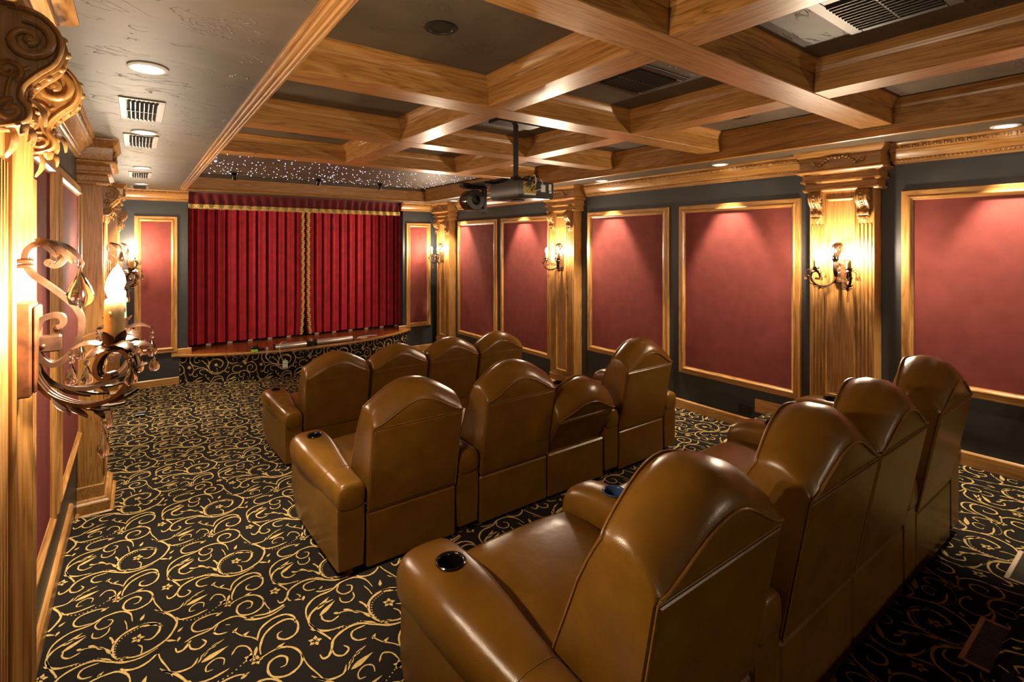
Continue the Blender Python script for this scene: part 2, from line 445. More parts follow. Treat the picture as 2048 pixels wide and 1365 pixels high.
for w, pts in [
    (8, [(170,365),(240,350),(290,372),(312,420),(298,465),(252,485),(208,468),(194,432),(208,396),(243,388),(264,410),(254,438),(234,438)]),
    (5, [(312,420),(318,480),(340,545),(352,592)]),
    (8, [(188,345),(192,310),(218,258),(262,230),(312,226),(341,262),(326,312),(288,326),(260,306),(262,282),(280,276)]),
    (9, [(500,222),(440,228),(398,250),(378,290),(392,340),(430,372),(490,382)]),
    (7, [(378,295),(396,350),(418,400),(424,420)]),
    (6, [(527,225),(526,255),(552,272),(580,256),(586,225)]),
    (7, [(490,322),(455,332),(430,308),(432,280)]),
    (4, [(490,305),(530,318),(572,352),(596,380)]),
    (9, [(368,462),(372,485),(392,486),(412,462),(432,425),(480,402),(540,402),(592,440),(640,476),(700,488),(760,470)]),
    (7, [(412,462),(415,495),(440,512),(466,494),(454,470)]),
    (7, [(560,425),(510,425),(494,450),(508,478),(540,486)]),
    (5, [(430,580),(460,545),(490,528),(524,516)]),
    (5, [(560,490),(580,530),(615,565),(632,592)]),
    (10, [(640,470),(606,420),(603,360),(630,310),(690,288),(745,300),(772,335),(764,375),(738,400),(712,388)]),
    (8, [(588,292),(600,320),(604,350)]),
    (9, [(620,440),(680,470),(740,465),(790,440),(815,410),(835,365),(832,330),(805,275),(770,235),(755,212)]),
    (7, [(760,225),(800,260),(850,265),(872,235)]),
    (4, [(650,285),(648,250),(640,215)]),
    (8, [(628,592),(650,540),(700,512),(750,516),(776,550),(770,582)]),
    (8, [(815,592),(830,530),(880,490),(950,485),(1000,460),(1060,460),(1100,500),(1108,560)]),
    (6, [(990,470),(970,500),(985,535),(1020,535),(1035,505),(1015,490)]),
    (7, [(960,475),(905,465),(888,430),(910,395),(970,388),(1010,405)]),
    (8, [(835,320),(850,345),(900,355),(960,345)]),
    (5, [(945,318),(950,290),(925,275),(895,290),(890,315),(912,318)]),
    (6, [(975,290),(1000,262),(1030,280),(1040,320)]),
    (5, [(700,470),(705,430),(690,405)]),
]:
    TQ += stroke(pts, w*1.02, 3)
for a, c, w in [((425,280),(505,232),20), ((476,296),(502,314),13), ((516,300),(548,326),14), ((545,332),(578,354),14), ((690,286),(778,322),20), ((725,292),(785,345),14),
                ((440,562),(472,538),13), ((478,536),(504,518),13), ((556,502),(578,484),12), ((585,540),(612,528),12), ((700,256),(716,220),15), ((880,264),(972,238),22), ((866,562),(928,518),20),
                ((986,412),(1018,398),13), ((600,400),(575,360),14), ((620,450),(660,455),14), ((790,445),(830,470),12), ((835,420),(858,400),12), ((842,455),(830,480),12), ((1040,330),(1015,350),16),
                ((392,345),(372,325),12), ((240,350),(275,338),13), ((600,440),(560,400),12), ((1060,300),(1040,350),12)]:
    TQ += leaf2(a, c, w)
TQ += flower((690,366), 26) + flower((372,392), 26) + flower((170,362), 22) + flower((1030,338), 22)
TQ += dots([(640,476),(615,430),(612,370),(640,322),(700,300)], 7, 11) + dots([(848,348),(900,378),(960,372),(1012,345)], 7, 12) + dots([(430,372),(500,392),(560,396)], 6, 11)
PW, PH = 0.43, 0.71
tile = []
for q in TQ:
    u = (q[:, 0]-200)/1020; v = (590-q[:, 1])/900
    if u.mean() > 0.43: u = u-0.43; v = v+0.355
    tile.append(np.stack([u, v], 1))
tile = np.array(tile)                                   # (n,4,2)
def pattern(u0, u1, v0, v1, fn, name, parent, phase=(0, 0)):
    allq = []
    for i in range(int(math.floor((u0-phase[0])/PW))-3, int((u1-phase[0])/PW)+3):
        for j in range(int(math.floor((v0-phase[1])/PH))-3, int((v1-phase[1])/PH)+3):
            q = tile + np.array([phase[0]+i*PW, phase[1]+j*PH + (i % 2)*PH/2])
            c = q.mean(1)
            allq.append(q[(c[:, 0] > u0) & (c[:, 0] < u1) & (c[:, 1] > v0) & (c[:, 1] < v1)])
    Q = np.concatenate(allq).reshape(-1, 2)
    Q[:, 0] = np.clip(Q[:, 0], u0, u1); Q[:, 1] = np.clip(Q[:, 1], v0, v1)
    V = fn(Q); n = len(V)
    me = bpy.data.meshes.new(name)
    me.vertices.add(n); me.vertices.foreach_set('co', V.astype(np.float32).ravel())
    me.loops.add(n); me.loops.foreach_set('vertex_index', np.arange(n, dtype=np.int32))
    me.polygons.add(n//4); me.polygons.foreach_set('loop_start', np.arange(0, n, 4, dtype=np.int32))
    me.update(calc_edges=True); me.validate()
    me.materials.append(MATS['carpet_gold'])
    o = bpy.data.objects.new(name, me); COL.objects.link(o); o.parent = parent; o['kind'] = 'stuff'
    o['label'] = 'gold scrolling vine motif woven into the black carpet'
    return o
def flat(z): return lambda Q: np.stack([Q[:, 0], Q[:, 1], np.full(len(Q), z+0.0015)], 1)
PHS = (-0.05, 0.02)
for (v0, v1, z) in [(YM, YS, ZF), (YK, YM-0.02, ZM), (YP, YK-0.02, ZB)]:
    pattern(XL+0.02, XR-0.02, v0, v1, flat(z), 'carpet_scrollwork', floor, PHS)
def edge_fn(Q):
    # wraps over the nose of the rear platform
    x, s = Q[:, 0], Q[:, 1]
    y = np.where(s < 0.19, YP+0.0015, YP-0.03-(s-0.21)); z = np.where(s < 0.19, ZB+s, ZP+0.0015)
    return np.stack([x, y, z], 1)
pattern(XL+0.02, XR-0.02, 0.0, 0.5, edge_fn, 'carpet_scrollwork', floor, PHS)

# ------------------------------------------------------------------ baseboards and crown mouldings
def wall_run(name, side, y0, y1, prof, mat, smooth=30, parent=None):
    b = B()
    if side == 'L': b.extrude(prof, lambda d, z: (XL+d, y0, z), lambda d, z: (XL+d, y1, z))
    elif side == 'R': b.extrude(prof, lambda d, z: (XR-d, y0, z), lambda d, z: (XR-d, y1, z))
    else: b.extrude(prof, lambda d, z: (y0, YS-d, z), lambda d, z: (y1, YS-d, z))
    return b.build(name, mat, parent, smooth)
def bb_prof(z, h=0.10): return [(0, z-0.02), (0.02, z-0.02), (0.02, z+h-0.012), (0.015, z+h-0.004), (0.010, z+h), (0, z+h)]
for side in 'LR':
    e = empty('baseboard_left' if side == 'L' else 'baseboard_right', ((XL if side == 'L' else XR), 0, 0)); struct(e, 'oak baseboard stepping up the tiers along the %s wall' % ('left' if side == 'L' else 'right'))
    for (y0, y1, z) in [(YM, YS, ZF), (YK+0.1, YM, ZM), (YP, YK+0.1, ZB), (YB, YP, ZP)]:
        o = wall_run('baseboard_length', side, y0, y1, bb_prof(z), 'oak_y'); o.parent = e; o.location = -Vector(e.location)
e = empty('baseboard_stage', (2.1, YS, 0)); struct(e, 'oak baseboard under the panels beside the stage')
for (a, c) in [(XL, 0.47), (3.93, XR)]:
    o = wall_run('baseboard_length', 'S', a, c, bb_prof(0), 'oak_x'); o.parent = e; o.location = -Vector(e.location)
for (a, c) in [(0.38, 0.62), (3.79, 4.02)]:       # short boards at deck level
    o = wall_run('baseboard_length', 'S', a, c, bb_prof(ZST, 0.085), 'oak_x'); o.parent = e; o.location = -Vector(e.location)
CRN = [(0, 2.578), (0.018, 2.578), (0.018, 2.592), (0.026, 2.596), (0.026, 2.612), (0.034, 2.616), (0.042, 2.630), (0.058, 2.650), (0.080, 2.664), (0.080, 2.672), (0.088, 2.676), (0.088, 2.706), (0.098, 2.710), (0.108, ZS-0.004), (0.108, ZS+0.001), (0, ZS+0.001)]
PY = [1.665, 4.93, 8.14]                          # pilaster centres, right wall
PYL = [1.445, 4.90, 8.14]                         # left wall
tn = 0
def crown(side, y0, y1):
    global tn; tn += 1
    o = struct(wall_run('trim_%d' % tn, side, y0, y1, CRN, 'oak_x' if side == 'S' else 'oak_y'), 'carved oak crown moulding below the soffit')
    def P(d, s, z):
        return (XL+d, s, z) if side == 'L' else (XR-d, s, z) if side == 'R' else (s, YS-d, z)
    b = B(); n = int((y1-y0)/0.024)               # bead row
    for i in range(n):
        s = y0 + (i+0.5)*(y1-y0)/n
        b.sphere(P(0.026, s, 2.604), 0.0085, 6)
    m = int((y1-y0)/0.06)                         # leaf row
    for i in range(m):
        s = y0 + (i+0.5)*(y1-y0)/m
        for dz, ds, r in ((0, 0, 0.011), (0.006, 0.017, 0.008), (-0.006, 0.017, 0.008), (0.004, -0.017, 0.007), (-0.007, -0.016, 0.007)):
            b.sphere(P(0.088, s+ds, 2.691+dz), r, 6)
    c = b.build('carved_beading', 'oak_y', o, 60); c['kind'] = 'stuff'
for side, L in (('R', PY), ('L', PYL)):
    ed = [-2.895] + [v for c in L for v in (c-0.305, c+0.305)] + [YS]
    for i in range(0, len(ed)-1, 2):
        if ed[i+1]-ed[i] > 0.2: crown(side, ed[i], ed[i+1])
crown('S', XL+0.1, 0.58); crown('S', 3.83, XR-0.15)

# ------------------------------------------------------------------ pilasters
def spiral(c, r0, r1, turns, a0, y, sgn=1, n=22):
    return [(c[0]+(r0+(r1-r0)*i/n)*math.cos(a0+sgn*2*math.pi*turns*i/n), y, c[1]+(r0+(r1-r0)*i/n)*math.sin(a0+sgn*2*math.pi*turns*i/n)) for i in range(n+1)]
def make_corbel(y, ztop, parent, x0):
    cp = cr([(0.0,0.0),(0.052,0.0),(0.080,-0.018),(0.094,-0.050),(0.086,-0.086),(0.062,-0.112),(0.044,-0.136),(0.040,-0.158),(0.050,-0.176),(0.048,-0.196),(0.028,-0.207),(0.0,-0.212)], 4)
    b = B(); hw = 0.036
    b.extrude(cp, lambda d, z: (x0+d, y-hw, ztop+z), lambda d, z: (x0+d, y+hw, ztop+z))
    c = b.build('corbel', 'oak_carved', parent, 40)
    b = B()                                        # carved relief: volutes, ridges, bead and leaf
    front = [p for p in cp if p[0] > 0.02]
    for yy in (-hw, hw):
        b.tube([(x0+p[0]-0.002, y+yy, ztop+p[1]) for p in front], 0.0055, 6)
        for off in (1.0,):
            b.tube(spiral((x0+0.048, ztop-0.054), 0.038, 0.006, 1.5, R(100), y+yy*1.06, -1), [0.0085]*12+[0.0065]*11, 7)
            b.sphere((x0+0.050, y+yy, ztop-0.052), 0.010, 8)
            b.tube(spiral((x0+0.026, ztop-0.182), 0.020, 0.004, 1.3, R(80), y+yy*1.06, 1), 0.0055, 6)
            b.tube(spiral((x0+0.022, ztop-0.112), 0.020, 0.004, 1.2, R(-60), y+yy*1.04, 1), 0.0055, 6)
            b.tube(cr([(x0+0.020, y+yy, ztop-0.160), (x0+0.026, y+yy, ztop-0.125), (x0+0.050, y+yy, ztop-0.102)], 4), [0.004]*9, 6)
    for yy in (-0.014, 0.014):
        b.tube([(x0+p[0]+0.001, y+yy, ztop+p[1]) for p in front[2:-6]], 0.004, 5)
    for i, p in enumerate(front[8:-8:3]):
        b.sphere((x0+p[0]+0.003, y, ztop+p[1]), 0.0075, 6)
    for s_ in (-1, 0, 1):                          # acanthus drop under the scroll
        leaf_shape(b, (x0+0.030, y+s_*0.012, ztop-0.196), (x0+0.050-0.012*abs(s_), y+s_*0.040, ztop-0.236+0.012*abs(s_)), (1, 0, 0.4), 0.016, 0.012)
    leaf_shape(b, (x0+0.02, y, ztop-0.20), (x0+0.012, y, ztop-0.262), (1, 0, 0), 0.018, 0.012)
    leaf_shape(b, (x0+0.045, y, ztop-0.150), (x0+0.066, y, ztop-0.200), (1, 0, 0.3), 0.02, 0.01)
    b.build('carved_scroll', 'oak_carved', c, 60)
def make_pilaster(z0):
    root = empty('pilaster')
    D, HW = 0.143, 0.228
    ZT = 2.398
    B().box(0.001, D, -HW, HW, z0+0.02, ZT+0.05, 0.003).build('shaft', 'oak_z', root)
    for sg in (-1, 1):                              # fluted strips
        for k in range(4):
            yc = sg*(0.128 + 0.0255*k)
            B().box(D-0.001, D+0.007, yc-0.0085, yc+0.0085, z0+0.30, ZT-0.262, 0.004).build('reed', 'oak_z', root, 40)
    # framed centre panel
    pr = [(0,0),(0,0.010),(0.006,0.014),(0.014,0.014),(0.018,0.008),(0.024,0.006),(0.028,0.0)]
    a0, a1, c0, c1 = -0.105, 0.105, z0+0.32, ZT-0.05
    for sd in range(4):
        b = B()
        if sd == 0: f0 = lambda d, h: (D+h, a0+d, c0+d); f1 = lambda d, h: (D+h, a1-d, c0+d)
        if sd == 1: f0 = lambda d, h: (D+h, a0+d, c1-d); f1 = lambda d, h: (D+h, a1-d, c1-d)
        if sd == 2: f0 = lambda d, h: (D+h, a0+d, c0+d); f1 = lambda d, h: (D+h, a0+d, c1-d)
        if sd == 3: f0 = lambda d, h: (D+h, a1-d, c0+d); f1 = lambda d, h: (D+h, a1-d, c1-d)
        b.extrude(pr, f0, f1).build('panel_molding', 'oak_z' if sd > 1 else 'oak_y', root, 40)
    for sg in (-1, 1): make_corbel(sg*0.166, ZT, root, D-0.004)
    # capital: stacked mouldings swept round three sides
    def wrap(prof, name, mat):
        b = B()
        rings = []
        n = len(prof)
        for (d, z) in prof: rings.append([(0.001, -HW-d, z), (D+d, -HW-d, z), (D+d, HW+d, z), (0.001, HW+d, z)])
        vs = [p for r in rings for p in r]; fs = []
        for i in range(n-1):
            for k in range(3): fs.append((i*4+k, i*4+k+1, (i+1)*4+k+1, (i+1)*4+k))
        fs.append((0,1,2,3)); fs.append(tuple((n-1)*4+k for k in range(4)))
        fs.append(tuple(i*4 for i in range(n))); fs.append(tuple(i*4+3 for i in range(n)))
        b.add(vs, fs)
        return b.build(name, mat, root, 30)
    wrap([(0.0, ZT), (0.030, ZT), (0.040, ZT+0.010), (0.040, ZT+0.022), (0.026, ZT+0.030), (0.026, ZT+0.066), (0.034, ZT+0.070), (0.052, ZT+0.080), (0.052, ZT+0.092), (0.040, ZT+0.100),
          (0.040, ZT+0.134), (0.050, ZT+0.140), (0.070, ZT+0.150), (0.078, ZT+0.160), (0.078, ZT+0.168), (0.056, ZT+0.178)], 'capital_molding', 'oak_y')
    fz = wrap([(0.056, ZT+0.176), (0.056, ZT+0.262), (0.062, ZT+0.275), (0.078, ZT+0.295), (0.090, ZS-0.012), (0.094, ZS-0.004), (0.094, ZS+0.001)], 'frieze', 'oak_y')
    b = B(); K_ = 1.12; xf = D+0.060; zc = ZT+0.235             # carved swag on the frieze
    for sg in (-1, 1):
        b.tube(cr([(xf, sg*K_*0.008, zc+0.022), (xf, sg*K_*0.045, zc+0.024), (xf, sg*K_*0.085, zc), (xf, sg*K_*0.115, zc-0.022), (xf, sg*K_*0.150, zc-0.018), (xf, sg*K_*0.165, zc-0.004)], 5), [0.0085]*26, 6)
        for (yy, zz, r) in [(0.012, 0.022, 0.013), (0.034, 0.026, 0.010), (0.055, 0.020, 0.011), (0.074, 0.008, 0.010), (0.092, -0.006, 0.011), (0.108, -0.020, 0.012), (0.125, -0.016, 0.008), (0.15, -0.010, 0.010)]:
            b.sphere((xf+0.003, sg*yy*K_, zc+zz*1.2), r*1.2, 7)
        leaf_shape(b, (xf, sg*K_*0.10, zc-0.015), (xf+0.004, sg*K_*0.125, zc-0.040), (1, 0, 0), 0.010, 0.006)
        leaf_shape(b, (xf, sg*K_*0.14, zc-0.012), (xf+0.004, sg*K_*0.175, zc+0.012), (1, 0, 0), 0.010, 0.006)
        leaf_shape(b, (xf, sg*K_*0.05, zc+0.02), (xf+0.004, sg*K_*0.075, zc+0.034), (1, 0, 0), 0.009, 0.006)
    b.build('carved_swag', 'oak_carved', fz, 60)
    wrap([(0.062, z0-0.01), (0.062, z0+0.062), (0.056, z0+0.070), (0.050, z0+0.074), (0.042, z0+0.078), (0.042, z0+0.142), (0.036, z0+0.150), (0.026, z0+0.156), (0.022, z0+0.166), (0.008, z0+0.172), (0.008, z0+0.255), (0.003, z0+0.262)], 'plinth', 'oak_y')
    return root
pil = {}
def place_pil(side, y, z0, label):
    r = copy_tree(pil[z0]) if z0 in pil else make_pilaster(z0)
    pil.setdefault(z0, r)
    r.location = (XL, y, 0) if side == 'L' else (XR, y, 0)
    r.rotation_euler = (0, 0, 0 if side == 'L' else math.pi)
    tag(r, label, 'pilaster', 'oak pilasters on the side walls')
    return r
place_pil('L', -3.20, ZP, 'oak pilaster on the left wall behind the camera'); place_pil('R', -3.20, ZP, 'oak pilaster on the right wall behind the camera')
place_pil('L', PYL[1], ZF, 'oak pilaster on the left wall, second from the camera')
place_pil('L', PYL[2], ZF, 'oak pilaster on the left wall beside the stage panel')
place_pil('R', PY[1], ZF, 'oak pilaster on the right wall under the projector, middle of the three there')
place_pil('R', PY[2], ZF, 'oak pilaster in the far right corner beside the stage')
place_pil('L', PYL[0], ZB, 'oak pilaster at the left edge, closest to the camera')
place_pil('R', PY[0], ZB, 'tall oak pilaster on the right wall behind the back row of seats')

# ------------------------------------------------------------------ fabric panels
FP = [(0,0),(0,0.026),(0.004,0.030),(0.040,0.031),(0.044,0.036),(0.050,0.040),(0.056,0.038),(0.060,0.030),(0.068,0.024),(0.074,0.022),(0.074,0.0)]
def panel(side, a0, a1, z0, z1, label):
    if side == 'L': base = (XL, (a0+a1)/2, z0); W_ = lambda a, z, h: (h, a-(a0+a1)/2, z-z0)
    elif side == 'R': base = (XR, (a0+a1)/2, z0); W_ = lambda a, z, h: (-h, a-(a0+a1)/2, z-z0)
    else: base = ((a0+a1)/2, YS, z0); W_ = lambda a, z, h: (a-(a0+a1)/2, -h, z-z0)
    root = empty('wall_panel', base); tag(root, label, 'wall panel', 'framed maroon wall panels')
    hm = 'oak_x' if side == 'S' else 'oak_y'
    for nm, f0, f1, m in [('rail', lambda d, h: W_(a0+d, z0+d, h), lambda d, h: W_(a1-d, z0+d, h), hm), ('rail', lambda d, h: W_(a0+d, z1-d, h), lambda d, h: W_(a1-d, z1-d, h), hm),
                          ('stile', lambda d, h: W_(a0+d, z0+d, h), lambda d, h: W_(a0+d, z1-d, h), 'oak_z'), ('stile', lambda d, h: W_(a1-d, z0+d, h), lambda d, h: W_(a1-d, z1-d, h), 'oak_z')]:
        B().extrude(FP, f0, f1).build(nm, m, root, 35)
    p = [W_(a0+0.07, z0+0.07, 0.001), W_(a1-0.07, z1-0.07, 0.018)]
    lo = [min(p[0][i], p[1][i]) for i in range(3)]; hi = [max(p[0][i], p[1][i]) for i in range(3)]
    B().box(lo[0], hi[0], lo[1], hi[1], lo[2], hi[2]).build('fabric', 'fabric', root)
ZPT = 2.374
panel('R', 6.605, 7.805, 0.384, ZPT, 'maroon fabric panel in oak frame on the right wall nearest the stage')
panel('R', 5.29, 6.485, 0.384, ZPT, 'maroon fabric panel in oak frame just left of the middle right pilaster')
panel('R', 3.365, 4.577, 0.634, ZPT, 'maroon fabric panel in oak frame just right of the middle right pilaster')
panel('R', 2.02, 3.232, 0.634, ZPT, 'wide maroon fabric panel in oak frame just left of the tall right pilaster')
panel('R', 0.10, 1.305, 0.93, ZPT, 'maroon fabric panel in oak frame cut by the right edge of the picture')
panel('L', 3.365, 4.577, 0.634, ZPT, 'maroon fabric panel in oak frame against the second left pilaster')
panel('L', 2.02, 3.232, 0.634, ZPT, 'maroon fabric panel in oak frame partly behind the nearest wall sconce')
panel('L', 5.29, 6.485, 0.384, ZPT, 'maroon fabric panel on the left wall just past the second pilaster')
panel('L', 6.605, 7.805, 0.384, ZPT, 'maroon fabric panel on the left wall before the farthest pilaster')
panel('S', -0.04, 0.45, 0.458, 2.363, 'narrow maroon panel in oak frame left of the red curtain')
panel('S', 3.934, 4.42, 0.458, 2.363, 'narrow maroon panel in oak frame right of the red curtain')

# ------------------------------------------------------------------ wall sconces
def drop_mesh(w, h, bead):
    b = B()
    z = 0.0
    for i in range(bead):
        b.sphere((0, 0, z-0.006), 0.0055, 8); z -= 0.012
    pr = [(0.0006, 0), (0.0022, -0.06*h), (0.20*w, -0.25*h), (0.38*w, -0.48*h), (0.5*w, -0.72*h), (0.44*w, -0.88*h), (0.24*w, -0.98*h), (0.0006, -h)]
    b.lathe(pr, (0, 0, z), 8)
    return b.mesh('crystal_drop', 'crystal', 50)
DROP_S, DROP_M, DROP_L, DROP_LONG = drop_mesh(0.021, 0.036, 1), drop_mesh(0.024, 0.044, 2), drop_mesh(0.050, 0.085, 1), drop_mesh(0.022, 0.060, 2)
def make_sconce():
    root = empty('wall_sconce')
    b = B(); b.box(0, 0.026, -0.045, 0.045, 1.668, 1.858, 0.004); b.box(0.026, 0.034, -0.040, 0.040, 1.675, 1.851, 0.005)
    b.build('backplate', 'burl', root)
    b = B(); b.box(0.030, 0.068, -0.013, 0.013, 1.752, 1.786, 0.003); b.sphere((0.040, -0.015, 1.766), 0.005, 8); b.sphere((0.040, 0.015, 1.766), 0.005, 8)
    b.build('bracket', 'bronze', root)
    SP = [(0.049,1.803),(0.059,1.809),(0.056,1.825),(0.040,1.828),(0.022,1.816),(0.016,1.780),(0.022,1.743),(0.042,1.724),(0.065,1.737),(0.084,1.772),(0.090,1.804),(0.082,1.838),(0.059,1.868),(0.032,1.896),(0.011,1.916),
          (0.002,1.935),(0.000,1.957),(0.007,1.973),(0.022,1.982),(0.042,1.981),(0.056,1.967),(0.060,1.949),(0.049,1.933),(0.038,1.936)]
    path = cr([(x+0.012, 0, z) for x, z in SP], 4)
    b = B(); b.band(path, (0, 1, 0), 0.028, 0.0105)
    b.sphere((path[0][0], 0, path[0][2]-0.004), 0.009, 8); b.lathe([(0.0085, -0.013), (0.0085, 0.013)], (path[-1][0]-0.001, 0, path[-1][2]+0.004), 10, 'y')
    b.box(0.0, 0.024, -0.018, 0.018, 1.940, 1.949, 0.002); b.box(0.0, 0.024, -0.018, 0.018, 1.930, 1.938, 0.002)
    sc = b.build('scroll', 'bronze', root, 50)
    b = B()
    leaf_shape(b, (0.030, 0, 1.986), (0.104, 0, 1.934), (0.4, 0, 1), 0.022, 0.018)
    for sg in (-1, 1):
        leaf_shape(b, (0.036, sg*0.006, 1.990), (0.086, sg*0.034, 1.938), (0.4, sg*0.3, 1), 0.014, 0.012)
        leaf_shape(b, (0.030, sg*0.006, 1.990), (0.062, sg*0.032, 1.950), (0.3, sg*0.5, 1), 0.012, 0.010)
    b.build('acanthus_leaf', 'bronze', sc, 60)
    c = child(root, 'crystal_drop', DROP_L); c.location = (0.098, 0, 1.938)
    for sg in (-1, 1):
        dv = Vector((0.160, sg*0.115, 0)); rl = dv.length; dv.normalize(); nv = Vector((-dv.y, dv.x, 0))
        AP = [(0.030,1.750),(0.036,1.710),(0.062,1.674),(0.100,1.654),(0.145,1.647),(0.195,1.660),(0.226,1.690),(0.236,1.726),(0.226,1.752),(0.203,1.764),(0.180,1.756),(0.165,1.734),(0.164,1.712),(0.178,1.700),(0.190,1.707)]
        ap = [Vector((0, 0, z)) + dv*r for r, z in cr(AP, 4)]
        b = B(); b.band(ap, nv, 0.017, 0.009); b.lathe([(0.009, -0.010), (0.009, 0.010)], (0, 0, 0), 10, 'y')
        k = 24; M = Matrix.Translation(ap[-1]) @ Matrix.Rotation(math.atan2(dv.y, dv.x), 4, 'Z')
        for i in range(len(b.v)-20, len(b.v)): b.v[i] = tuple(M @ Vector(b.v[i]))
        arm = b.build('scroll_arm', 'bronze', root, 50)
        def pt(r, z, s=0.0): return Vector((0, 0, z)) + dv*r + nv*s
        for r0, z0, r1, z1 in [(0.075,1.664,0.125,1.640),(0.105,1.650,0.160,1.636),(0.150,1.645,0.205,1.652),(0.190,1.654,0.232,1.682)]:
            for s2 in (-1, 1): leaf_shape(B(), pt(r0, z0, s2*0.004), pt(r1, z1-0.006, s2*0.020), (0, 0, -1), 0.009, 0.004).build('leaf', 'bronze', arm, 60)
        leaf_shape(B(), pt(0.150, 1.648), pt(0.176, 1.618), dv, 0.012, 0.006).build('leaf', 'bronze', arm, 60)
        leaf_shape(B(), pt(0.234, 1.715), pt(0.266, 1.732), (0, 0, 1), 0.010, 0.004).build('leaf', 'bronze', arm, 60)
        cc = pt(rl, 0)
        b = B(); b.lathe([(0.008, 1.758), (0.026, 1.766), (0.030, 1.772), (0.012, 1.774)], (cc.x, cc.y, 0), 12)
        tips = []
        for i in range(6):
            a = math.atan2(dv.y, dv.x) + R(30 + 60*i); d2 = Vector((math.cos(a), math.sin(a), 0)); zz = 1.772 if i % 2 else 1.764
            leaf_shape(b, cc + d2*0.012 + Vector((0,0,zz)), cc + d2*0.070 + Vector((0,0,zz-0.006)), (0,0,1), 0.016, 0.012, 0.003)
            tips.append(cc + d2*0.068 + Vector((0,0,zz-0.008)))
        for i in range(5):
            a = R(20+72*i); d2 = Vector((math.cos(a), math.sin(a), 0))
            leaf_shape(b, cc + d2*0.016 + Vector((0,0,1.768)), cc + d2*0.030 + Vector((0,0,1.803)), d2, 0.012, -0.003, 0.002)
        b.build('bobeche', 'bronze', root, 60)
        for i, tp in enumerate(tips):
            c = child(root, 'crystal_drop', DROP_M if i % 2 else DROP_S); c.location = tp
        c = child(root, 'crystal_drop', DROP_LONG); c.location = pt(0.175, 1.622)
        b = B(); b.lathe([(0.0175, 1.772), (0.017, 1.815), (0.0165, 1.862), (0.014, 1.866), (0.006, 1.866)], (cc.x, cc.y, 0), 14)
        for a, l in ((20, 0.02), (130, 0.012), (250, 0.026)):
            b.sphere((cc.x+0.0165*math.cos(R(a)), cc.y+0.0165*math.sin(R(a)), 1.862-l), 0.004, 6, 1.8)
        cn = b.build('candle', 'wax', root, 40)
        b = B(); b.lathe([(0.006, 1.866), (0.011, 1.872), (0.0155, 1.886), (0.0135, 1.902), (0.007, 1.918), (0.0008, 1.930)], (cc.x, cc.y, 0), 8)
        b.build('bulb', 'bulb_glow', cn, 60)
    return root
PD = 0.146
sc0 = make_sconce()
for i, (side, y, lab) in enumerate([('L', PYL[0], 'bronze candle sconce with hanging crystals at the left edge, closest to the camera'), ('L', PYL[1], 'glowing candle sconce on the second pilaster of the left wall'),
                                    ('L', PYL[2], 'candle sconce on the farthest left pilaster by the stage'), ('R', PY[0], 'bronze crystal candle sconce on the tall pilaster behind the back row'),
                                    ('R', PY[1], 'bronze crystal candle sconce on the middle right pilaster'), ('R', PY[2], 'small glowing candle sconce on the corner pilaster right of the stage'),
                                    ('L', -3.20, 'unseen candle sconce added as fill light on the left wall behind the camera'), ('R', -3.20, 'unseen candle sconce added as fill light on the right wall behind the camera')]):  # last pair is unseen, added to brighten the seat backs from behind
    o = sc0 if i == 0 else copy_tree(sc0)
    o.location = (XL+PD, y, 0) if side == 'L' else (XR-PD, y, 0)
    o.rotation_euler = (0, 0, 0 if side == 'L' else math.pi)
    tag(o, lab, 'wall sconce', 'crystal candle sconces')

